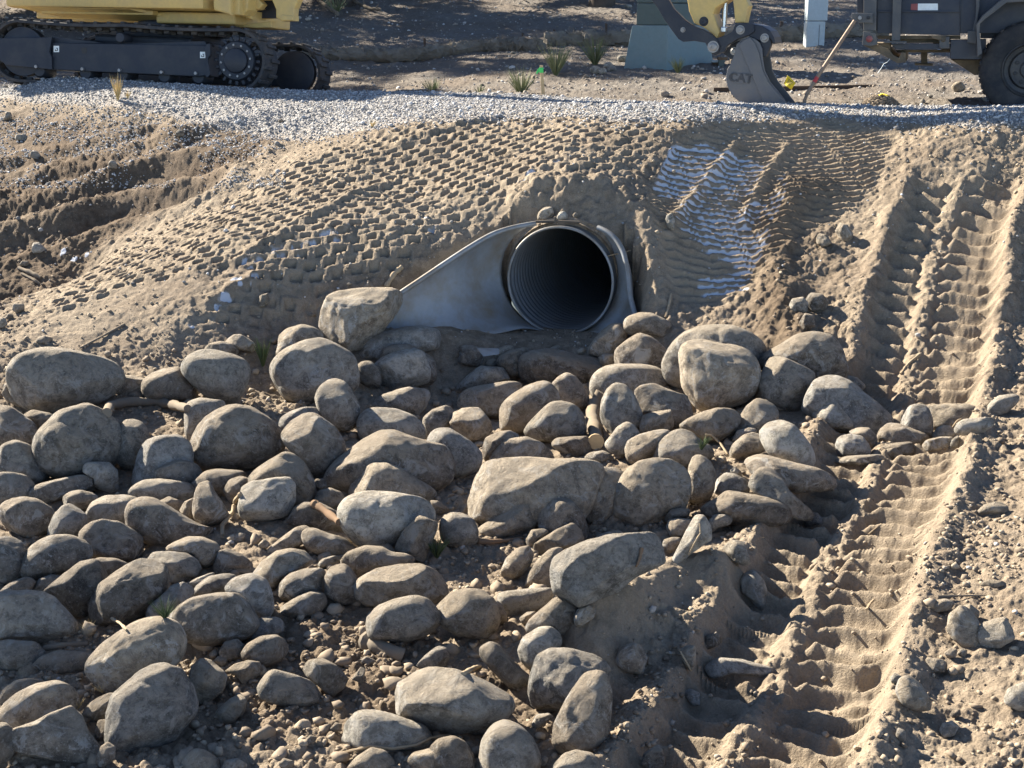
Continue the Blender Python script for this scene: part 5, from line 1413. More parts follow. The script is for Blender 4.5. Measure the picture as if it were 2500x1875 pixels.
# upper structure, slewed towards the camera
yb = math.radians(23)
HF = Fr((-3.17, 15.0, .11), (math.cos(yb), -math.sin(yb), -.015), (math.sin(yb), math.cos(yb), -.06))
b = MB(); b.lathe([(.46, .0), (.50, .0), (.50, .13), (.46, .17), (.46, .26)], HF.p(-.92, .95, -.24), HF.ez, 48); b.build("swing_bearing", "frame_black", exc, True)
b = MB()
foot = [(-2.72, .25), (-2.60, .04), (-2.3, .0), (.0, .0), (.0, 1.7), (-2.3, 1.8), (-2.72, 1.5)]
b.prism([HF.p(x, y, 0) for x, y in foot], HF.ez * .60, .03)
body = b.build("engine_house", "excavator_yellow", exc, True)
b = MB(); b.box(HF.p(-1.2, -.012, .20), (2.1, .02, .012), HF.rot); b.box(HF.p(-1.75, -.012, .38), (.012, .02, .35), HF.rot); b.box(HF.p(-.7, -.012, .38), (.012, .02, .35), HF.rot)
o = b.build("panel_seam", "dark_mark", body); o.matrix_parent_inverse = Matrix.Identity(4)
b = MB()
b.box(HF.p(-1.75, .55, -.05), (1.7, .08, .09), HF.rot, .01); b.box(HF.p(-1.75, 1.15, -.05), (1.7, .08, .09), HF.rot, .01)
b.box(HF.p(-1.55, .28, -.03), (1.5, .10, .05), HF.rot, .01); b.box(HF.p(-.35, .9, -.07), (1.0, 1.1, .12), HF.rot, .02)
b.prism([HF.p(-2.5, .1, -.005), HF.p(-1.0, .1, -.005), HF.p(-.6, .55, -.11), HF.p(-2.2, .55, -.09)], HF.ez * .03)
b.build("turntable_frame", "excavator_yellow", exc)
b = MB(); b.prism(HF.px('N', [(322, 282), (880, 322), (1176, 285), (1176, 372), (960, 376), (322, 332)], .55), HF.ey * .10, .006); b.build("lower_plate", "excavator_yellow", exc)
b = MB(); b.prism(HF.px('N', [(385, -60), (620, -60), (620, 200), (400, 140), (385, 90)], .05), HF.ey * .35, .02)
b.prism(HF.px('N', [(620, -60), (740, -60), (740, 200), (620, 200)], .12), HF.ey * .25, .01)
b.prism(HF.px('N', [(740, -60), (860, -60), (850, 130), (800, 200), (740, 195)], .2), HF.ey * .2, .01)
b.build("front_corner", "excavator_yellow", exc)
b = MB()
b.prism(HF.px('N', [(850, -80), (1580, -80), (1530, 20), (1485, 120), (1470, 278), (1330, 285), (1235, 240), (1235, 130), (1180, 0), (1010, 0), (1060, 60), (1000, 130), (850, 128)], .35), HF.ey * .10, .012)
b.prism(HF.px('N', [(850, -80), (1580, -80), (1530, 20), (1485, 120), (1470, 278), (1330, 285), (1235, 240), (900, 255), (900, 150), (850, 128)], .62), HF.ey * .10, .012)
b.prism(HF.px('N', [(1310, 195), (1470, 210), (1470, 280), (1300, 283)], .34), HF.ey * .12, .01)
b.prism(HF.px('N', [(800, 150), (905, 150), (905, 262), (820, 240)], .36), HF.ey * .3, .02)
post = b.build("swing_post", "excavator_yellow", exc)
b = MB(); b.prism(HF.px('N', [(905, 165), (1100, 130), (1240, 130), (1240, 240), (905, 250)], .56), HF.ey * .03); b.prism(HF.px('N', [(1020, 10), (1180, 0), (1235, 130), (1100, 135)], .56), HF.ey * .03)
o = b.build("dark_recess", "frame_black", post); o.matrix_parent_inverse = Matrix.Identity(4)  # thin dark plates set behind the cutout of the swing post
# cab, boom and stick rise out of the picture
b = MB(); b.prism([HF.p(-1.25, 1.0, .55), HF.p(-2.3, 1.0, .55), HF.p(-2.25, 1.0, 1.75), HF.p(-1.45, 1.0, 1.75), HF.p(-1.2, 1.0, 1.3)], HF.ey * .8, .04); cab = b.build("cab", "frame_black", exc)
b = MB(); b.prism([HF.p(-1.32, .99, .85), HF.p(-2.2, .99, .85), HF.p(-2.18, .99, 1.66), HF.p(-1.5, .99, 1.66), HF.p(-1.28, .99, 1.3)], HF.ey * -.004); o = b.build("window", "glass_dark", cab); o.matrix_parent_inverse = Matrix.Identity(4)

BF = Fr(at(1800, 150, 13.0), (math.cos(yb), -math.sin(yb), 0), (math.sin(yb), math.cos(yb), 0), (0, 0, 1))
bl = lambda pts: [Vector(p) for p in pts]
p0 = HF.px('N', [(1250, -60)], .5)[0]
tip = BF.px('Z', [(1000, -60)], .12)[0]
l0, l1 = BF.loc(p0), BF.loc(tip)
def bp(x, z, y): return BF.p(x, y, z)
dx = l1.x - l0.x
b = MB()
top = [(l0.x - .18, l0.z), (l0.x + .22, l0.z - .05), (l0.x + .95, l0.z + 1.05), (l0.x + 1.6, l0.z + 1.55), (l1.x - .5, l1.z + 1.75), (l1.x - .45, l1.z + 1.98), (l0.x + 1.35, l0.z + 1.95), (l0.x + .6, l0.z + 1.35)]
yc = .5 * (l0.y + l1.y)
b.prism([bp(x, z, l0.y + (l1.y - l0.y) * (x - l0.x) / dx - .12) for x, z in top], BF.ey * .24, .02)
b.build("boom", "excavator_yellow", exc)
zc = lambda pts, y: BF.px('Z', pts, y)
b = MB()
b.prism(zc([(780, -30), (1240, -30), (1230, 0), (1090, 90), (1068, 150), (1100, 250), (1135, 345), (1110, 415), (1050, 360), (960, 295), (860, 250), (805, 120)], .04) , BF.ey * .22, .012)
q0 = zc([(760, -30), (1230, -30)], .04)
a0, a1 = BF.loc(q0[0]), BF.loc(q0[1])
b.prism([bp(a0.x, a0.z, .04), bp(a1.x, a1.z, .04), bp(l1.x - .25, l1.z + 1.72, .04), bp(l1.x - .45, l1.z + 2.1, .04), bp(l1.x - .65, l1.z + 1.95, .04)], BF.ey * .22, .012)
stick = b.build("stick", "excavator_yellow", exc)
b = MB(); b.prism(zc([(1272, -40), (1400, -40), (1440, 28), (1457, 62), (1440, 112), (1412, 245), (1300, 245), (1290, 100)], .06), BF.ey * .14, .012); b.build("bucket_cylinder", "excavator_yellow", exc)
b = MB(); r0 = zc([(1205, -60), (1182, 318)], .13); b.tube(r0, .022, 14); b.build("cylinder_rod", "chrome", exc, True)
b = MB(); b.box(zc([(1180, 320)], .13)[0], (.05, .06, .05), BF.rot, .008); b.build("hose_fitting", "chrome", exc)
b = MB()
b.prism(zc([(380, -60), (560, -60), (590, 0), (640, 90), (760, 212), (860, 282), (950, 312), (1050, 372), (1110, 432), (1142, 502), (1122, 562), (1060, 582), (1010, 522), (980, 462), (860, 442), (740, 452), (690, 422), (620, 330), (530, 200), (470, 92), (400, 0)], -.02), BF.ey * .05, .006)
lk = b.build("thumb_arm", "frame_black", exc)
b = MB(); b.prism(zc([(1010, 545), (1030, 452), (1100, 412), (1200, 382), (1270, 342), (1300, 270), (1400, 248), (1500, 260), (1512, 340), (1450, 382), (1330, 422), (1222, 492), (1182, 562), (1080, 602)], .0), BF.ey * .06, .006)
b.prism(zc([(1010, 545), (1030, 452), (1100, 412), (1200, 382), (1270, 342), (1300, 270), (1400, 248), (1500, 260), (1512, 340), (1450, 382), (1330, 422), (1222, 492), (1182, 562), (1080, 602)], .24), BF.ey * .05, .006)
b.build("bucket_link", "frame_black", exc)
b = MB(); b.prism(zc([(1480, 255), (1600, 280), (1682, 332), (1722, 402), (1737, 462), (1712, 472), (1692, 432), (1650, 382), (1560, 442), (1450, 392)], .02), BF.ey * .28, .008)
b.prism(zc([(1560, 400), (1650, 382), (1692, 442), (1690, 492), (1640, 612), (1605, 615), (1588, 520)], .03), BF.ey * .06, .006)
b.prism(zc([(1560, 400), (1650, 382), (1692, 442), (1690, 492), (1640, 612), (1605, 615), (1588, 520)], .24), BF.ey * .05, .006)
b.prism(zc([(1150, 560), (1260, 480), (1340, 440), (1330, 620), (1262, 640)], .12), BF.ey * .1, .006)
b.build("coupler", "frame_black", exc)
for (cx, cy, r, yy) in ((740, 322, 20, -.022), (1065, 505, 44, -.022), (1360, 322, 34, -.002), (1622, 410, 33, .018), (1290, 552, 30, .10), (965, 232, 36, .038)):
    w = BF.px('Z', [(cx, cy)], yy)[0]; rr = r / 4.424 * 13 / F_PX
    b = MB(); b.lathe([(.0, .012), (rr * .35, .012), (rr * .36, .018), (rr * .8, .018), (rr, .012), (rr * 1.02, .0), (rr * 1.4, .0), (rr * 1.4, -.01)], w, -BF.ey, 24); b.build("pin", "bare_steel" if cx != 965 else "frame_black", exc, True)
# bucket
side_pts = [(835, 240), (880, 200), (990, 120), (1100, 82), (1220, 130), (1310, 200), (1368, 330), (1382, 560), (1420, 800), (1530, 1020), (1700, 1230), (1850, 1420), (1960, 1560), (1900, 1640), (1500, 1640), (1050, 1560), (850, 1400), (720, 1270), (642, 1100), (616, 930), (640, 760), (710, 640), (790, 450)]
kc = lambda pts, y: BF.px('K', pts, y)
b = MB(); b.prism(kc(side_pts, .0), BF.ey * .02, .004)
s1 = kc(side_pts, .0); b.prism([v + BF.ey * .30 for v in s1], BF.ey * .02, .004)
curve = [s1[i] for i in range(13, len(s1))] + [s1[0], s1[1]]
b.sheet([[v + BF.ey * .01 for v in curve], [v + BF.ey * .31 for v in curve]])
b.prism([s1[0], s1[1], s1[2], s1[3], s1[4]], BF.ey * .31)
bucket = b.build("bucket", "bucket_steel", exc)
def sp(o): o.matrix_parent_inverse = Matrix.Identity(4); return o
b = MB(); b.prism(kc([(885, 240), (990, 150), (1110, 95), (1210, 200), (1300, 420), (1345, 640), (1390, 810), (1500, 1030), (1690, 1260), (1900, 1500), (1860, 1600), (1440, 1600), (1240, 1080), (1050, 650), (900, 300)], -.016), BF.ey * .016, .004)
sp(b.build("side_cutter", "bucket_steel", bucket))
b = MB(); b.prism(kc([(770, 832), (1085, 852), (1075, 1062), (742, 1042)], -.010), BF.ey * .010, .003); bd = sp(b.build("badge", "bucket_steel", bucket))

def text_mesh(txt, size, extrude, offset=0.0):
    cu = bpy.data.curves.new("letters", 'FONT'); cu.body = txt; cu.size = size; cu.extrude = extrude; cu.align_x = 'CENTER'; cu.align_y = 'CENTER'; cu.offset = offset
    o = bpy.data.objects.new("letters", cu); COL.objects.link(o)
    bpy.context.view_layer.update()
    me = bpy.data.meshes.new_from_object(o.evaluated_get(bpy.context.evaluated_depsgraph_get()))
    bpy.data.objects.remove(o)
    return me
def letters(txt, size, ext, F, world, mat, parent, slant=0.0, sx=1.0, name="lettering", off=0.0):
    me = text_mesh(txt, size, ext, off)
    M = Matrix.Translation(Vector(world)) @ Matrix((F.ex * math.cos(slant) + F.ez * math.sin(slant), F.ez * math.cos(slant) - F.ex * math.sin(slant), -F.ey)).transposed().to_4x4() @ Matrix.Diagonal((sx, 1, 1, 1))
    me.transform(M)
    me.materials.clear(); me.materials.append(MATS[mat])
    o = bpy.data.objects.new(name, me); COL.objects.link(o); o.parent = parent
    return o
o = letters("CAT", .105, .004, BF, kc([(918, 945)], -.012)[0], "muddy_letter", bucket, -.07, 1.05, "raised_lettering", .003)

# ------------------------------------------------------------------ trailer
paint("trailer_black", (.020, .027, .043), .5, .1, (.16, .14, .11), .26, 4)
paint("trailer_grey", (.075, .077, .08), .6, .1, (.19, .165, .13), .45, 6)
paint("muddy_steel", (.085, .07, .05), .8, .1, (.26, .19, .115), .75, 7)
paint("red_lens", (.22, .035, .035), .35, 0, (.25, .2, .16), .5, 9)
paint("tyre", (.022, .024, .028), .8, 0, (.13, .11, .09), .4, 7, .25)
paint("wheel_steel", (.03, .032, .037), .5, .2, (.15, .13, .1), .35, 7)
RF = Fr(at(2300, 150, 12.7), (math.cos(.28), -math.sin(.28), 0), (math.sin(.28), math.cos(.28), 0), (0, 0, 1))
trl = empty("dump_trailer", tuple(at(2400, 280, 13.4)), "dark dusty dump trailer with grey stake posts and one black wheel at the right edge", "trailer")
tc = lambda pts, y=0.0: RF.px('T', pts, y)
def tplate(name, pts, y, th, mat, parent=None, bev=.004):
    b = MB(); b.prism(tc(pts, y), RF.ey * th, bev); o = b.build(name, mat, parent or trl)
    if parent is not None and parent is not trl: o.matrix_parent_inverse = Matrix.Identity(4)
    return o
bedp = tplate("dump_bed", [(885, -420), (3400, -420), (3400, 300), (1640, 300), (1640, 318), (890, 300)], .0, 1.75, "trailer_black")
tplate("side_rib", [(890, 96), (1640, 100), (1640, 114), (890, 110)], -.02, .018, "trailer_black", bedp)
tplate("side_rib", [(1640, -420), (1650, -420), (1640, 300), (1630, 300)], -.012, .01, "trailer_black", bedp)
tplate("rear_post", [(775, -420), (892, -420), (882, 276), (766, 270)], -.06, 1.85, "trailer_grey")
tplate("stake_post", [(1045, -420), (1122, -420), (1097, 366), (1020, 366)], -.07, .065, "trailer_grey")
tplate("stake_post", [(1772, -420), (1815, -420), (1812, 60), (1800, 140), (1782, 276), (1752, 276), (1776, 140), (1782, 60)], -.07, .065, "trailer_grey")
tplate("foot_plate", [(955, 371), (1155, 372), (1155, 388), (955, 386)], -.12, .12, "trailer_grey")
tape = tplate("reflective_tape", [(1258, 32), (1437, 32), (1437, 92), (1256, 93)], -.004, .003, "sticker_white", None, 0)
tplate("red_stripe", [(1196, 35), (1257, 33), (1255, 92), (1192, 90)], -.004, .003, "red_lens", tape, 0)
hg = tplate("hinge_plate", [(660, 125), (680, 118), (850, 118), (852, 208), (735, 205), (690, 195), (662, 180)], -.10, .04, "trailer_grey")
for q in ((735, 160, 20, "bare_steel"), (812, 160, 14, "dark_mark")):
    w = tc([q[:2]], -.101)[0]; rr = q[2] / 3.687 * 12.8 / F_PX
    b = MB(); b.lathe([(0, .012), (rr * .8, .012), (rr, .006), (rr, -.002)], w, -RF.ey, 16); o = b.build("bolt", q[3], hg, True); o.matrix_parent_inverse = Matrix.Identity(4)
tplate("latch_bar", [(705, -420), (768, -420), (768, 118), (715, 112), (708, 100)], .3, .06, "trailer_black")
tplate("latch_bar", [(720, 205), (770, 205), (765, 275), (735, 232)], -.02, .06, "trailer_black")
lb = tplate("light_box", [(766, 280), (880, 300), (892, 402), (832, 416), (756, 405)], -.09, .10, "trailer_grey")
w = tc([(820, 350)], -.091)[0]; b = MB(); b.lathe([(0, .014), (.018, .013), (.028, .008), (.030, 0)], w, -RF.ey, 20); o = b.build("tail_light", "red_lens", lb, True); o.matrix_parent_inverse = Matrix.Identity(4)
tplate("chassis_rail", [(890, 322), (1640, 320), (1640, 352), (900, 352)], .05, .08, "muddy_steel")
tplate("chassis_rail", [(1000, 352), (1550, 350), (1550, 384), (1010, 386)], .12, .08, "muddy_steel")
tplate("chassis_rail", [(1010, 396), (1550, 392), (1550, 442), (1060, 442)], .0, .09, "trailer_black")
tplate("chassis_rail", [(1060, 450), (1545, 448), (1550, 472), (1070, 472)], .3, .09, "muddy_steel")
tplate("cross_beam", [(1370, 360), (1410, 360), (1560, 440), (1560, 475), (1500, 465), (1400, 400)], .5, .1, "muddy_steel")
tplate("bumper", [(756, 402), (892, 404), (990, 440), (1040, 500), (1085, 520), (1110, 470), (1150, 475), (1146, 560), (1070, 568), (930, 490)], -.03, 1.8, "muddy_steel")
tplate("mud_lump", [(890, 385), (1010, 388), (1010, 480), (960, 470), (905, 420)], .03, .3, "muddy_steel")
tplate("frame_box", [(1550, 360), (1872, 352), (1872, 536), (1550, 530)], -.02, .3, "trailer_black")
tplate("gusset", [(1560, 540), (1846, 540), (1846, 672), (1765, 676)], .25, .5, "muddy_steel")
tplate("tie_down", [(1376, 316), (1510, 320), (1506, 348), (1450, 362), (1382, 342)], -.05, .03, "muddy_steel")
tb = tplate("hinge_tab", [(1452, 330), (1542, 330), (1542, 432), (1470, 436), (1450, 425)], -.04, .06, "trailer_grey")
w = tc([(1485, 358)], -.041)[0]; b = MB(); b.lathe([(0, .014), (.015, .012), (.02, .0)], w, -RF.ey, 12); o = b.build("bolt", "muddy_steel", tb, True); o.matrix_parent_inverse = Matrix.Identity(4)
jk = tplate("jack_leg", [(1285, 470), (1342, 470), (1342, 572), (1285, 572)], .5, .07, "muddy_steel")
tplate("jack_foot", [(1228, 572), (1392, 575), (1392, 596), (1310, 590), (1230, 588)], .42, .22, "muddy_steel", jk)
tplate("fender_bracket", [(1706, 280), (1782, 276), (1782, 392), (1704, 384)], -.10, .1, "trailer_grey")
tplate("fender", [(1835, 480), (1795, 510), (1786, 300), (1782, 222), (1842, 140), (2030, -20), (2200, -28), (2500, -20), (2680, 120), (2720, 300), (2700, 300), (2660, 130), (2480, 15), (2200, 16), (2055, 24), (1862, 172), (1818, 214), (1812, 290)], -.22, .32, "trailer_grey")
tplate("fender_panel", [(1820, 225), (2060, 30), (2480, 22), (2690, 160), (2690, 345), (1820, 345)], .09, .01, "trailer_black")
wc = tc([(2262, 628)], -.12)[0]; RW = 415 / 3.687 * wc.y / F_PX
b = MB()
prof = [(RW * .56, .0), (RW * .60, -.012), (RW * .70, -.022), (RW * .82, -.026), (RW * .92, -.012), (RW * .975, .01), (RW, .045), (RW, .175), (RW * .975, .21), (RW * .92, .235), (RW * .6, .22)]
b.lathe([(r, h) for r, h in prof], wc, RF.ey, 96)
for k in range(48):
    a = 2 * math.pi * k / 48
    rot = Matrix((RF.ex * math.cos(a) + RF.ez * math.sin(a), RF.ey, -RF.ex * math.sin(a) + RF.ez * math.cos(a))).transposed()
    b.box(Vector(wc) + (RF.ex * math.cos(a) + RF.ez * math.sin(a)) * RW + RF.ey * (.06 if k % 2 else .15), (.018, .085, .036), rot, .003)
whl = b.build("wheel", "tyre", trl, True)
b = MB(); b.lathe([(RW * .565, -.008), (RW * .545, -.014), (RW * .52, .0), (RW * .50, .05), (RW * .42, .06), (RW * .38, .035), (RW * .2, .03), (RW * .17, .012), (.0, .01)], wc, RF.ey, 64); rim_ = b.build("rim", "wheel_steel", whl, True); rim_.matrix_parent_inverse = Matrix.Identity(4)
for k in range(8):
    a = 2 * math.pi * (k + .35) / 8; q = Vector(wc) + (RF.ex * math.cos(a) + RF.ez * math.sin(a)) * RW * .29 + RF.ey * .028
    b = MB(); b.lathe([(0, .01), (.014, .009), (.016, 0)], q, -RF.ey, 10); o = b.build("lug_nut", "dark_mark", whl, True); o.matrix_parent_inverse = Matrix.Identity(4)
ls = MB(); ls.tube(tc([(1005, 530), (980, 560), (950, 575), (930, 610), (895, 660)], -.05), .0025, 6); ls.build("loose_wire", "sticker_white", trl)
# ------------------------------------------------------------------ surface finder: first thing a photo pixel meets among rocks and ground
from mathutils.bvhtree import BVHTree
_V, _Fc, _ofs = [], [], 0
for o in list(COL.objects):
    if o.type == 'MESH' and o.parent is None and o.get("group") in (GRP, "stones lying on the embankment"):
        me = o.data; v = np.empty(len(me.vertices) * 3, np.float32); me.vertices.foreach_get("co", v); v = v.reshape(-1, 3) + np.array(o.location)
        f = np.empty(len(me.polygons) * 3, np.int32); me.loops.foreach_get("vertex_index", f); f = f.reshape(-1, 3) + _ofs
        _V.append(v); _Fc.append(f); _ofs += len(v)
_V = np.vstack(_V); _Fc = np.vstack(_Fc)
_bvh = BVHTree.FromPolygons(_V.tolist(), _Fc.tolist())
def surf(px, py, lift=0.0):
    r = Vector(rays(px, py)).normalized()
    hgt = _bvh.ray_cast(Vector((0, 0, 0)), r)
    g = hit([px], [py], zgrid, 2.5)[0]
    dg = Vector(g).length
    d = hgt[3] if hgt[0] is not None and hgt[3] < dg else dg
    return r * (d - lift)

# ------------------------------------------------------------------ wood, roots, plants
paint("weathered_wood", (.155, .132, .105), .9, 0, (.26, .20, .13), .5, 9, .1)
paint("red_bark", (.16, .10, .062), .9, 0, (.26, .19, .12), .35, 12, .1)
paint("cut_wood", (.50, .38, .22), .85, 0, (.3, .2, .12), .3, 12, .1)
paint("root_tan", (.33, .26, .17), .9, 0, (.25, .18, .12), .3, 12, .1)
paint("stake_wood", (.50, .38, .22), .85, 0, (.3, .22, .14), .2, 12, .1)
paint("ribbon_green", (.06, .55, .12), .6, 0, (.06, .55, .12), 0, 9)
paint("flag_yellow", (.85, .62, .03), .6, 0, (.5, .38, .1), .1, 9)
paint("dry_grass", (.55, .42, .20), .9, 0, (.45, .35, .2), .3, 20, .1)
paint("green_needles", (.075, .105, .045), .8, 0, (.12, .12, .06), .3, 20, .2)
paint("yucca_leaf", (.16, .18, .085), .7, 0, (.30, .27, .15), .35, 14, .3)
paint("straw", (.17, .148, .118), .95, 0, (.27, .235, .18), .55, 14, .1)
paint("dark_board", (.085, .06, .045), .85, 0, (.16, .13, .1), .4, 7, .1)
paint("box_green", (.15, .215, .22), .5, 0, (.24, .24, .22), .25, 4, .3)
paint("box_dark_green", (.085, .115, .105), .5, 0, (.15, .15, .13), .25, 4, .3)
paint("pale_plastic", (.40, .46, .47), .55, 0, (.3, .28, .24), .15, 5, .3)
paint("rust_pipe", (.24, .17, .12), .6, .2, (.30, .2, .13), .5, 12, .3)
paint("red_tape", (.45, .03, .03), .5, 0, (.3, .1, .08), .2, 12)

def stick_thing(name, cr_, pts, rad_px, mat, label, cat, group=None, lift=None, taper=1.0, rough=.18, cut=None):
    q = crop(cr_, pts); s = CROPS[cr_][2]
    n = max(4, 5 * (len(q) - 1))
    P = []
    for i in range(len(q) - 1):
        for k in range(5): P.append(np.array(q[i]) + (np.array(q[i + 1]) - np.array(q[i])) * k / 5)
    P.append(np.array(q[-1]))
    r0 = rad_px / s
    W = [surf(x, y) for x, y in P]
    D = np.array([w.length for w in W])
    # sag between supports: never behind the surface, smooth along the length
    for _ in range(30): 
        S = D.copy(); S[1:-1] = .5 * D[1:-1] + .25 * (D[:-2] + D[2:]); D = np.minimum(S, np.array([w.length for w in W]))
    m = np.array([r0 * d / F_PX for d in D])
    C = [Vector(rays(x, y)).normalized() * (d - (lift if lift is not None else .7 * mm)) for (x, y), d, mm in zip(P, D, m)]
    if cut:
        for q_, w_ in ((-1, .10), (-2, .06), (-3, .03), (-4, .012)): C[q_] = C[q_] - Vector(rays(*P[q_])).normalized() * w_
    rng_ = random.Random(int(P[0][0] * 7 + P[0][1]))
    rs = [mm * (1 + (taper - 1) * i / (len(C) - 1)) * (1 + rng_.uniform(-rough, rough) + rough * .6 * math.sin(i * 1.9)) for i, mm in enumerate(m)]
    b = MB(); b.tube(C, rs, 10 if rad_px / s > 4 else 6)
    o = b.build(name, mat, None, True)
    tag(o, label, cat, group)
    if cut:
        d = (C[-1] - C[-2]).normalized()
        b = MB(); b.lathe([(0, .003), (rs[-1] * .5, .001), (rs[-1] * .98, .004), (rs[-1] * 1.04, -.004)], C[-1] + d * .004, d, 14); b.build("cut_end", "cut_wood", o, True)
    return o
stick_thing("log", 'A', [(865, 690), (890, 630), (1050, 600), (1250, 598), (1400, 625), (1520, 655)], 36, "weathered_wood", "arched grey log under the brown boulders at the left", "log")
stick_thing("log", 'C', [(1390, 690), (1325, 800), (1312, 900), (1335, 1000), (1342, 1090)], 50, "weathered_wood", "bent grey log with a pale sawn end pointing at the camera", "log", None, None, 1.15, .12, True)
stick_thing("bark", 'F', [(605, 180), (660, 215), (750, 285)], 24, "red_bark", "reddish strip of bark lying against the granite cobble", "bark", None, None, .8)
stick_thing("stick", 'G', [(288, 300), (370, 302), (450, 295), (560, 278)], 19, "red_bark", "broken brown stick lying below the long lit cobble", "stick", None, None, .5)
stick_thing("log", 'F', [(905, 950), (990, 985), (1105, 1030)], 52, "weathered_wood", "short rotten log stub in the shaded soil, middle foreground", "log", None, None, .75, .2)
stick_thing("splinter", 'H', [(1690, 632), (1800, 626), (1990, 622)], 11, "weathered_wood", "flat splinter of wood lying on the right-hand dirt", "wood", None, None, .3)
stick_thing("stick", 'G', [(1270, 340), (1258, 400), (1238, 450)], 11, "red_bark", "short brown stick standing against the cracked blue-grey boulder", "stick", None, None, .6)
stick_thing("root", 'A', [(1955, 1340), (1905, 1400), (1880, 1500), (1800, 1600), (1800, 1700)], 17, "root_tan", "bent pale root between the upright brown rock and the whitest boulder", "root")
stick_thing("root", 'F', [(720, 1585), (830, 1560), (920, 1535), (1050, 1550), (1180, 1530), (1260, 1490), (1373, 1475)], 9, "root_tan", "long pale root running along the bottom, across the soil-swamped boulder", "root")
stick_thing("stick", 'G', [(195, 1095), (240, 1070), (300, 1048)], 14, "root_tan", "short pale stick left of the dark leaning slab", "stick")
stick_thing("stick", 'M', [(370, 780), (420, 700), (470, 655)], 16, "root_tan", "stub of root sticking out of the dirt above the blocky tan boulder", "root")
stick_thing("stick", 'E', [(265, 940), (400, 920), (520, 915)], 16, "weathered_wood", "flat grey stick lying by the hump-backed boulder at the left edge", "stick")
stick_thing("root", 'V', [(1435, 1465), (1460, 1430), (1500, 1390), (1540, 1360)], 7, "root_tan", "thin pale root curling out of the right-hand track", "root")
stick_thing("root", 'V', [(165, 1160), (180, 1110), (195, 1035)], 7, "root_tan", "thin root hanging from the bank right of the culvert", "root")
stick_thing("root", 'R', [(1665, 835), (1800, 800), (1950, 770), (2060, 735)], 10, "root_tan", "pale rootlet lying across the right wing of the culvert", "root", None, .05)
stick_thing("root", 'H', [(1270, 265), (1310, 230), (1355, 195)], 5, "root_tan", "straw-thin root lying in the lower track", "root")
stick_thing("root", 'H', [(200, 380), (240, 300), (270, 250), (265, 190)], 5, "root_tan", "thin root draped over the pale pointed slab", "root", None, .02)
stick_thing("root", 'H', [(145, 950), (185, 1020), (215, 1075)], 7, "root_tan", "dark root at the foot of the dirt mound", "root")
stick_thing("root", 'A', [(650, 165), (800, 85), (900, 30), (1010, -30)], 9, "weathered_wood", "thin dark root pressed into the smooth bare slope", "root", None, 0.01)
stick_thing("root", 'U', [(120, 1105), (190, 1130), (260, 1165)], 12, "weathered_wood", "upper of two grey roots in the dark hollow at the left", "root")
stick_thing("root", 'U', [(140, 1140), (200, 1170), (255, 1205)], 8, "weathered_wood", "lower of two grey roots in the dark hollow at the left", "root")
stick_thing("twig", 'D', [(750, 1190), (690, 1100), (620, 1035), (570, 1030)], 8, "root_tan", "arching dry twig above the grey dome with the green sprig", "twig", None, .03)
stick_thing("twig", 'E', [(670, 760), (720, 790), (760, 830)], 8, "root_tan", "dry twig above the loaf-shaped sunlit boulder", "twig", None, .02)
stick_thing("twig", 'Q', [(1340, 700), (1390, 630), (1450, 595)], 9, "root_tan", "thin twig on the wide flat-topped stone in the track", "twig", None, .02)
stick_thing("twig", 'H', [(1265, 710), (1290, 670), (1310, 650)], 8, "root_tan", "small twig in the middle of the lower track", "twig", None, .02)

def tuft(name, px, py, hgt_px, spread, n, mat, label, cat, seed, lean=0.0, blade=.8, curl=.5, group=None, base=None):
    r = random.Random(seed)
    w = Vector(base) if base is not None else surf(px, py)
    k = w.length / F_PX
    H = hgt_px * k
    b = MB(); bm = b.bm
    for i in range(n):
        a = r.uniform(0, 2 * math.pi); out = r.uniform(.05, 1) ** .7 * spread
        L = H * r.uniform(.6, 1.08)
        d = Vector((math.cos(a) * out + lean, math.sin(a) * out, 1)).normalized()
        sd = d.cross(Vector((math.sin(a * 3), math.cos(a * 3), .2))).normalized()
        wd = blade * k * r.uniform(.7, 1.2)
        pts = []
        for j in range(5):
            t = j / 4
            p = w + Vector((r.uniform(-1, 1), r.uniform(-1, 1), 0)) * (0 if j else 0) + Vector((math.cos(a), math.sin(a), 0)) * (.06 * H * out) + d * (L * t) + Vector((math.cos(a), math.sin(a), -.55)) * (curl * out * L * .35 * t * t)
            pts.append((p, wd * (1 - t) ** .7))
        L0 = [bm.verts.new(p + sd * q) for p, q in pts]; R0 = [bm.verts.new(p - sd * q) for p, q in pts]
        for j in range(4): bm.faces.new((L0[j], R0[j], R0[j + 1], L0[j + 1]))
    o = b.build(name, mat, None, False)
    return tag(o, label, cat, group)
tuft("grass_tuft", 288, 246, 62, .30, 90, "dry_grass", "straw-yellow dry grass tuft on the gravel in front of the excavator track", "grass", 5, 0, .7)
tuft("grass_tuft", 312, 240, 22, .5, 30, "dry_grass", "tiny dry grass tuft just right of the straw-yellow tuft", "grass", 6, 0, .6)
tuft("grass_tuft", 908, 312, 22, .6, 40, "dry_grass", "small dry grass tuft at the lower edge of the gravel", "grass", 7, .2, .7)
tuft("seedling", 642, 895, 78, .35, 80, "green_needles", "green needle sprig growing behind the large speckled round boulder", "plant", 8, 0, 1.3)
tuft("seedling", 1066, 1362, 62, .6, 90, "green_needles", "dark green sprig beside the round grey cobble near the centre", "plant", 9, 0, 1.4)
tuft("seedling", 1712, 1098, 40, .6, 50, "green_needles", "green sprig hanging over the grey dome right of centre", "plant", 10, .3, 1.3)
tuft("seedling", 402, 1508, 60, .9, 60, "green_needles", "dark green grass sprig under the bluish wedge stone at the lower left", "plant", 11, 0, 1.0)
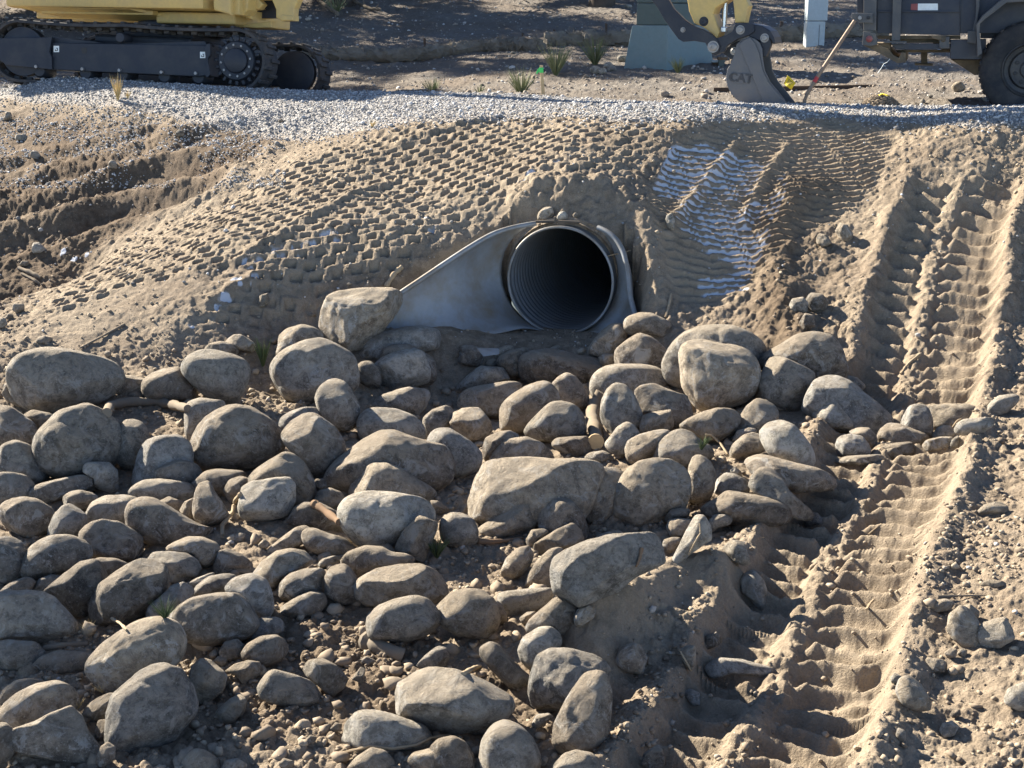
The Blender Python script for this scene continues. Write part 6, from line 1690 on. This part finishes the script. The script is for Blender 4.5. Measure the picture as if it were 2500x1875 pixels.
tuft("grass_tuft", 190, 1730, 30, .8, 40, "dry_grass", "dry grass beside the sunlit cobble at the bottom left", "grass", 14, 0, .8)
tuft("grass_tuft", 215, 1545, 36, 1.0, 30, "dry_grass", "pale dry stalks on soil by the hump-backed boulder", "grass", 15, 0, .7)
tuft("grass_tuft", 250, 1690, 30, 1.0, 30, "dry_grass", "dry stalks in front of the loaf-shaped sunlit boulder", "grass", 16, 0, .7)

yg = "yucca clumps behind the road"
for (px, py, hp, sprd, n, lab) in ((1055, 236, 44, .75, 70, "low yucca clump at the road edge, leftmost of those right of the excavator"), (1170, 240, 26, .75, 45, "smallest yucca clump at the road edge, left of the green-ribboned stake"),
        (1273, 243, 66, .8, 100, "full yucca clump at the road edge beside the green-ribboned stake"), (1357, 184, 74, .62, 110, "tall yucca clump behind the green-ribboned stake"),
        (1453, 160, 70, .72, 100, "yucca clump with pale stones at its foot, left of the utility box"), (1655, 178, 40, .75, 50, "small yucca clump in front of the blue-green utility box"),
        (822, 30, 42, 1.0, 60, "yucca clump up the slope right of the excavator")):
    g = hit([px], [min(py, 232)], ymin=15.0 if py > 200 else 4)[0]
    tuft("yucca", px, py, hp * 1.12, sprd, n, "yucca_leaf", lab, "yucca", int(px), 0, 1.25, .25, yg, g)

# ------------------------------------------------------------------ straw wattles and their stakes
def wattle(pts, r, label, seed):
    W = [Vector(hit([a], [b_], ymin=15)[0]) + Vector((0, 0, r * .6)) for a, b_ in pts]
    P = []
    for i in range(len(W) - 1):
        for k in range(14): P.append(W[i].lerp(W[i + 1], k / 14))
    P.append(W[-1])
    for _ in range(8): P = [P[0]] + [P[i] * .5 + (P[i - 1] + P[i + 1]) * .25 for i in range(1, len(P) - 1)] + [P[-1]]
    rr = random.Random(seed)
    b = MB(); b.tube(P, [r * (1 + .10 * math.sin(i * .55) + rr.uniform(-.06, .06)) for i in range(len(P))], 16)
    bm = b.bm
    for v in bm.verts: v.co += Vector((rr.gauss(0, .013), rr.gauss(0, .013), rr.gauss(0, .013)))
    for i in range(5200):                         # loose straw ends
        t = rr.uniform(0, len(P) - 1.001); k = int(t); p = P[k].lerp(P[k + 1], t - k)
        a = rr.uniform(0, 2 * math.pi); d = Vector((rr.gauss(0, .3), -math.cos(a), math.sin(a))).normalized()
        q = p + Vector((0, -math.cos(a), math.sin(a))) * r * .97
        tg = Vector((rr.uniform(-1, 1), rr.uniform(-.5, .5), rr.uniform(-.4, .4))).normalized()
        e = q + (tg * .8 + d * .35) * rr.uniform(.05, .12); s_ = tg.cross(d).normalized() * .004
        bm.faces.new([bm.verts.new(q - s_), bm.verts.new(q + s_), bm.verts.new(e)])
    return tag(b.build("straw_wattle", "straw", None, True), label, "wattle", "straw wattles along the slope")
wattle([(740, 139), (850, 146), (1000, 148), (1085, 137), (1180, 126), (1260, 124), (1320, 126)], .10, "long sagging straw wattle on the slope, running right from the excavator", 1)
wattle([(1330, 117), (1430, 112), (1550, 112), (1700, 105), (1900, 103), (2000, 96), (2160, 90)], .125, "thick straw wattle running right behind the utility box and pedestal", 2)
def peg(px, py, h_px, lab, w=.018, mat="dark_board"):
    g = Vector(hit([px], [py], ymin=15)[0]); h = h_px * g.length / F_PX
    b = MB(); b.prism([g + Vector((-w, 0, -.05)), g + Vector((w, 0, -.05)), g + Vector((w * .9, 0, h)), g + Vector((-w * .9, 0, h + .01))], (0, .02, 0), .002)
    return tag(b.build("peg", mat), lab, "stake", "wattle stakes")
peg(1037, 126, 30, "wooden wattle peg nearest the excavator"); peg(1276, 106, 24, "wooden wattle peg near the gap between wattles")
peg(1480, 88, 28, "dark wattle peg standing against the sunlit patch"); peg(1353, 90, 16, "short wattle peg at the left end of the thick wattle"); peg(1908, 75, 20, "wooden wattle peg left of the pale pedestal", .025)

# survey stake with ribbon
g = Vector(hit([1328], [233], ymin=14.4, ymax=40)[0]); k = g.length / F_PX
b = MB(); t_ = Vector((-7 * k, 0, 70 * k))
b.prism([g + Vector((-4.5 * k, 0, -.1)), g + Vector((4.5 * k, 0, -.1)), g + t_ + Vector((4 * k, 0, 0)), g + t_ + Vector((-3.5 * k, 0, 0))], (0, .018, 0), .001)
stake = tag(b.build("survey_stake", "stake_wood"), "pale wooden survey stake with a bright green ribbon at the road edge", "stake")
b = MB(); c = g + t_ + Vector((.5 * k, 0, -11 * k))
b.prism([c + Vector((-4.6 * k, -.004, -6 * k)), c + Vector((4.8 * k, -.004, -6 * k)), c + Vector((4.6 * k, -.004, 6 * k)), c + Vector((-4.4 * k, -.004, 6 * k))], (0, .026, 0))
b.prism([c + Vector((-4.5 * k, -.006, 6 * k)), c + Vector((-4.5 * k, -.006, -1 * k)), c + Vector((-9 * k, -.02, -8 * k)), c + Vector((-13 * k, -.012, -9 * k)), c + Vector((-10 * k, -.01, 1 * k))], (0, .003, 0))
b.build("ribbon", "ribbon_green", stake)

# ------------------------------------------------------------------ utility box, pedestal, board, flag, pipe, gravel heap
C0 = Vector(at(1627, 172, 17.3)); Lf = Vector((-.46, .22, 0)); Rt = Vector((.63, .70, 0))
cen = C0 + (Lf + Rt) * .5; gz = float(zfast(cen.x, cen.y)); C0.z = gz
tbx = empty("utility_box", (cen.x, cen.y, gz), "blue-green utility box with a darker cabinet on a sloping base, behind the bucket", "utility box")
def frus(z0, z1, s0, s1, name, mat, bev=.012):
    b = MB(); cc = Vector((cen.x, cen.y, 0))
    q = [C0, C0 + Rt, C0 + Rt + Lf, C0 + Lf]
    lo = [b.bm.verts.new(cc + (Vector((p.x, p.y, 0)) - cc) * s0 + Vector((0, 0, z0))) for p in q]
    hi = [b.bm.verts.new(cc + (Vector((p.x, p.y, 0)) - cc) * s1 + Vector((0, 0, z1))) for p in q]
    for i in range(4): b.bm.faces.new((lo[i], lo[(i + 1) % 4], hi[(i + 1) % 4], hi[i]))
    b.bm.faces.new(lo[::-1]); b.bm.faces.new(hi)
    bmesh.ops.bevel(b.bm, geom=list(b.bm.edges), offset=bev, segments=2, affect='EDGES', profile=.5)
    return b.build(name, mat, tbx)
frus(gz - .05, gz + .485, 1.08, .90, "base", "box_green"); frus(gz + .487, gz + .74, .80, .80, "cabinet", "box_dark_green"); frus(gz + .745, gz + 1.25, .805, .80, "lid", "box_dark_green")
# short capped stubs beside the box
g = Vector(hit([1762], [164], ymin=15)[0]); k = g.length / F_PX
b = MB(); b.box(g + Vector((0, .05, 8 * k)), (13 * k, .1, 22 * k), None, .004); sb = tag(b.build("conduit_stub", "box_dark_green"), "short dark conduit stub beside the utility box, half behind the bucket", "conduit")
b = MB(); b.box(g + Vector((2 * k, .045, 19.5 * k)), (22 * k, .1, 6 * k), None, .003); b.build("cap", "red_bark", sb)
g2 = g + Vector((-12 * k, .1, 0))
b = MB(); b.box(g2 + Vector((0, .05, 4 * k)), (14 * k, .1, 14 * k), None, .003); s2 = tag(b.build("conduit_stub", "dark_board"), "low brown conduit stub with a pale cap beside the utility box", "conduit")
b = MB(); b.box(g2 + Vector((0, .04, 13 * k)), (16 * k, .11, 5 * k), None, .003); b.build("cap", "pale_plastic", s2)

g = Vector(hit([1992], [117], ymin=15)[0]); k = g.length / F_PX
ped = empty("pedestal", tuple(g), "pale blue-grey utility pedestal post standing on the slope left of the trailer", "pedestal")
b = MB(); b.box(g + Vector((-2 * k, .11, 28 * k)), (43 * k, .20, 64 * k), None, .012); b.build("base", "pale_plastic", ped)
b = MB(); b.box(g + Vector((0, .11, 130 * k)), (47 * k, .215, 138 * k), None, .012); b.build("cover", "pale_plastic", ped)
b = MB(); b.box(g + Vector((6 * k, .008, 26 * k)), (.8 * k, .004, 52 * k)); b.build("seam", "trailer_grey", ped)
b = MB()
for zz in (12, 45, 85): b.box(g + Vector((23.5 * k, .03, zz * k)), (2.5 * k, .03, 4 * k), None, .001)
b.build("latch", "trailer_black", ped)

q0, q1 = Vector(hit([1742], [224], ymin=13.4)[0]), Vector(hit([2140], [209], ymin=13.4)[0])
b = MB(); d = q1 - q0
b.prism([q0 + Vector((0, 0, -.02)), q1 + Vector((0, 0, -.02)), q1 + Vector((0, 0, .012)), q0 + Vector((0, 0, .042))], (0.01, .05, 0), .003)
tag(b.build("edging_board", "dark_board"), "long thin dark board lying on the dirt behind the bucket", "board")

w0, w1 = BF.px('Z', [(1780, 1000)], .45)[0], BF.px('Z', [(1872, 812)], .45)[0]
flg = empty("marker_flag", tuple(w0), "small yellow marker flag with dark print on a thin wire, right of the bucket", "flag")
b = MB(); b.tube([w0 + (w0 - w1) * .5, w1], .0022, 6); b.build("wire", "bare_steel", flg)
fq = BF.px('Z', [(1868, 812), (1962, 896), (1908, 970), (1828, 902)], .44)
FV = []
b = MB(); rows = []
for i in range(9):
    row = []
    for j in range(9):
        s_, t_ = i / 8, j / 8
        p = fq[0].lerp(fq[1], s_).lerp(fq[3].lerp(fq[2], s_), t_) + BF.ey * (.012 * math.sin(s_ * 5 + t_ * 2)); row.append(p)
    rows.append(row)
b.sheet(rows); cloth = b.build("flag_cloth", "flag_yellow", flg, True)
md = cloth.modifiers.new("thick", 'SOLIDIFY'); md.thickness = .0012
b = MB()
for (s0, s1, t0, t1) in ((.22, .80, .20, .27), (.22, .72, .36, .41), (.25, .62, .47, .51), (.25, .70, .57, .61), (.28, .60, .68, .72)):
    for (u0, u1) in ((s0, s0 + (s1 - s0) * .4), (s0 + (s1 - s0) * .48, s1)):
        P = []
        for (a_, b2) in ((u0, t0), (u1, t0), (u1, t1), (u0, t1)):
            P.append(fq[0].lerp(fq[1], a_).lerp(fq[3].lerp(fq[2], a_), b2) + BF.ey * (.012 * math.sin(a_ * 5 + b2 * 2) - .004))
        b.prism(P, BF.ey * .001)
o = b.build("print", "dark_mark", cloth); o.matrix_parent_inverse = Matrix.Identity(4)

pp = [RF.px('T', [q], y)[0] for q, y in (((688, 188), -.13), ((520, 440), -.22), ((350, 695), -.31), ((300, 780), -.34), ((255, 850), -.36), ((238, 900), -.37), ((234, 990), -.38))]
b = MB(); b.tube(pp, .017, 14); pipe = tag(b.build("leaning_pipe", "rust_pipe", None, True), "bent rusty steel pipe with a red band, leaning on the trailer's rear corner", "pipe")
b = MB(); b.tube([pp[2].lerp(pp[3], .0), pp[2].lerp(pp[3], .55)], .0185, 14); b.build("red_band", "red_tape", pipe, True)

g = Vector(at(2150, 252, 12.75)); g.z = float(zgrid(g.x, g.y)) ; k = g.length / F_PX
b = MB(); rr = random.Random(4); rows = []
for i in range(9):
    rows.append([g + Vector((math.cos(2 * math.pi * j / 20) * 52 * k * (1 - i / 8) , math.sin(2 * math.pi * j / 20) * 45 * k * (1 - i / 8), (30 * k) * math.sin(i / 8 * math.pi / 2) - .03 + rr.gauss(0, .002))) for j in range(21)])
b.sheet(rows)
for i in range(700):
    a, q = rr.uniform(0, 2 * math.pi), math.sqrt(rr.uniform(0, 1)); t_ = 1 - q
    p = g + Vector((math.cos(a) * 52 * k * q, math.sin(a) * 45 * k * q, 30 * k * math.sin(t_ * math.pi / 2) - .028))
    r_ = rr.uniform(.006, .013)
    m = bmesh.ops.create_icosphere(b.bm, subdivisions=1, radius=r_)
    for v in m['verts']: v.co = p + Vector((v.co.x * 1.3, v.co.y, v.co.z * .8)) * rr.uniform(.8, 1.2)
hp = tag(b.build("gravel_heap", "road_gravel"), "little heap of gravel at the road edge below the trailer", "gravel heap")
b = MB(); rows = []
for i in range(7):
    rows.append([g + Vector(((-8 + i * 4 + rr.uniform(-1, 1)) * k, (-14 + j * 4) * k, (30 + 2.4 * math.sin(i * 1.3 + j)) * k + .004 - abs(i - 2.5) * 1.2 * k - .03)) for j in range(6)])
b.sheet(rows); yo = tag(b.build("yellow_scrap", "flag_yellow", None, True), "crumpled yellow scrap on top of the little gravel heap", "scrap")
md = yo.modifiers.new("thick", 'SOLIDIFY'); md.thickness = .003

# stones on the far slope, each its own
for i, (cr_, co_, cx, cy, a, b_, lab) in enumerate((('T', 't', 1622, 782, 58, 44, "biggest pale stone on the far slope, under the trailer"), ('T', 'p', 1302, 913, 20, 21, "white pebble at the road edge under the trailer"),
        ('T', 'p', 1372, 866, 20, 14, "pale pebble above the white pebble under the trailer"), ('T', 'p', 1858, 890, 18, 18, "small white stone left of the trailer wheel"),
        ('Y', 'p', 1960, 445, 32, 26, "left pale stone at the foot of the yucca by the utility box"), ('Y', 'p', 2005, 452, 30, 20, "middle pale stone at the foot of the yucca by the utility box"),
        ('Y', 'p', 2065, 435, 30, 20, "right pale stone at the foot of the yucca by the utility box"), ('Y', 'p', 2040, 412, 30, 18, "back pale stone at the foot of the yucca by the utility box"),
        ('Y', 'p', 2130, 372, 34, 22, "white stone right of the yucca by the utility box"), ('Z', 'p', 150, 70, 44, 22, "white stone beside the tree trunk at the top"), ('Y', 'p', 140, 122, 22, 12, "pale stone up the slope right of the excavator"),
        ('Y', 'p', 75, 112, 22, 10, "pale stone nearest the excavator's swing post"), ('Y', 'p', 1440, 335, 18, 9, "small pale stone under the end of the long wattle"))):
    pts = [(cx + a * math.cos(t) * (1 + .12 * math.sin(3 * t + i)), cy + b_ * math.sin(t)) for t in np.linspace(0, 2 * math.pi, 11)[:-1]]
    make_rock("stone", crop(cr_, pts), 'a' if i % 2 else 'r', co_, lab, "stone", "stones on the far slope", 900 + i * 7, 0, .9)

# ------------------------------------------------------------------ dead branches and trees
for pts, r, lab in ((((735, -20), (775, 8), (825, 43)), 4.5, "thick grey dead branch slanting over the slope right of the excavator"), (((840, -15), (870, 15), (905, 30), (930, 32)), 4, "dead branch on the ground below the dark trees"),
                    (((700, -15), (712, 20), (722, 34), (742, 40)), 2.5, "thin dead branch hooked behind the excavator's swing post"), (((1030, 10), (1080, 2), (1120, -6)), 3, "thin dead branch lying in the dark shade at the top")):
    W = [Vector(hit([a], [max(b_, 2)], ymin=15)[0]) + Vector((0, 0, .06 + max(0, 2 - b_) * .008)) for a, b_ in pts]
    k = W[0].length / F_PX
    b = MB(); b.tube(W, [r * k * 1.1, r * k, r * k * .9, r * k * .8][:len(W)], 8)
    for i in range(7):
        j = i % (len(W) - 1); p = W[j].lerp(W[j + 1], .2 + .1 * i % .8); rr = random.Random(i + int(r * 10))
        b.tube([p, p + Vector((rr.uniform(-.3, .3), rr.uniform(-.1, .1), rr.uniform(.02, .25)))], [r * k * .35, r * k * .12], 5)
    tag(b.build("dead_branch", "weathered_wood", None, True), lab, "branch", "dead branches under the trees")

paint("trunk_bark", (.075, .06, .048), .95, 0, (.14, .115, .09), .5, 7, .1)
def leaf_mat(name, a, c):
    m, n, l, b = new_mat(name)
    co = n.new("ShaderNodeTexCoord").outputs["Object"]; t = tex_noise(n, l, 2.5, 4, .6, co)
    l.new(ramp(n, l, t.outputs[0], [(.3, a), (.7, c)]).outputs[0], b.inputs["Base Color"]); b.inputs["Roughness"].default_value = .7
leaf_mat("pine_needles", (.035, .05, .022), (.075, .095, .042))
def pine(x, y, h, seed, label, rad=.27, low=.2, dens=1.0):
    r = random.Random(seed); z0 = float(zfast(x, y)) - .1
    root = empty("pine_tree", (x, y, z0), label, "tree", "pine trees around the site")
    b = MB(); b.tube([Vector((x + .05 * math.sin(i), y + .05 * math.cos(i * 1.7), z0 + h * i / 8)) for i in range(9)], [.030 * h * (1 - i / 8.6) + .02 for i in range(9)], 12)
    lim = []
    for i in range(int(h * 7)):
        t = r.uniform(low, .97); a = r.uniform(0, 6.28); L = h * rad * (1.05 - t) ** .7 * r.uniform(.6, 1.1)
        p = Vector((x, y, z0 + h * t)); e = p + Vector((math.cos(a) * L, math.sin(a) * L, L * r.uniform(-.15, .35)))
        b.tube([p, p.lerp(e, .5) + Vector((0, 0, -.04 * L)), e], [.012 * h * (1.1 - t) + .008, .008 * h * (1.1 - t) + .005, .006], 6); lim.append((p, e))
    b.build("trunk", "trunk_bark", root, True)
    cv, cf = [], []
    for p, e in lim:
        for k in range(int(42 * dens)):
            t = r.uniform(.30, 1.05); c = p.lerp(e, t) + Vector((r.gauss(0, .13), r.gauss(0, .13), r.gauss(0, .09)))
            for m in range(4):
                d = Vector((r.gauss(0, 1), r.gauss(0, 1), r.gauss(.2, .8))).normalized(); s_ = d.orthogonal().normalized() * .012; L = r.uniform(.10, .2)
                i0 = len(cv); cv += [c - s_, c + s_, c + d * L + s_ * .6, c + d * L - s_ * .6]; cf.append((i0, i0 + 1, i0 + 2, i0 + 3))
    o = mesh_np("crown", [tuple(v) for v in cv], np.array(cf, np.int64), "pine_needles", root, False)
    o.matrix_parent_inverse = pinv(root)
    return root
pine(at(1470, 12, 25.5)[0] + .0, 25.6, 7.5, 1, "dark tree trunk at the top edge, left of the utility box", .25, .18)
TREES = [(-6.4, 23.2, 6.2, .28), (-7.9, 25.4, 8.0, .26), (-4.7, 25.2, 7.8, .25), (-11.2, 21.5, 5.0, .32), (-9.4, 23.3, 6.3, .30), (-3.0, 25.8, 7.8, .25), (-12.4, 24.4, 7.3, .28), (-14.4, 25.2, 7.8, .27), (-10.5, 26.3, 8.2, .26)] + [(-18.5 + 2.35 * i + .5 * math.sin(i * 2.3), (27.2, 30.6)[i % 2] + .5 * math.cos(i * 1.7), (6.7, 8.9)[i % 2], .24) for i in range(10)]
for i, (x, y, h, rd__) in enumerate(TREES):
    pine(x, y, h, 20 + i, "pine standing up the slope behind, its shade dappling the hillside", rd__, .12)
for i, (x, y, h, rd__) in enumerate(((-8.9, 10.9, 5.2, .12),)):
    pine(x, y, h, 40 + i, "tall pine beyond the left edge, shading the lower left of the rocks", rd__, .5, (.5, 1.0)[i])
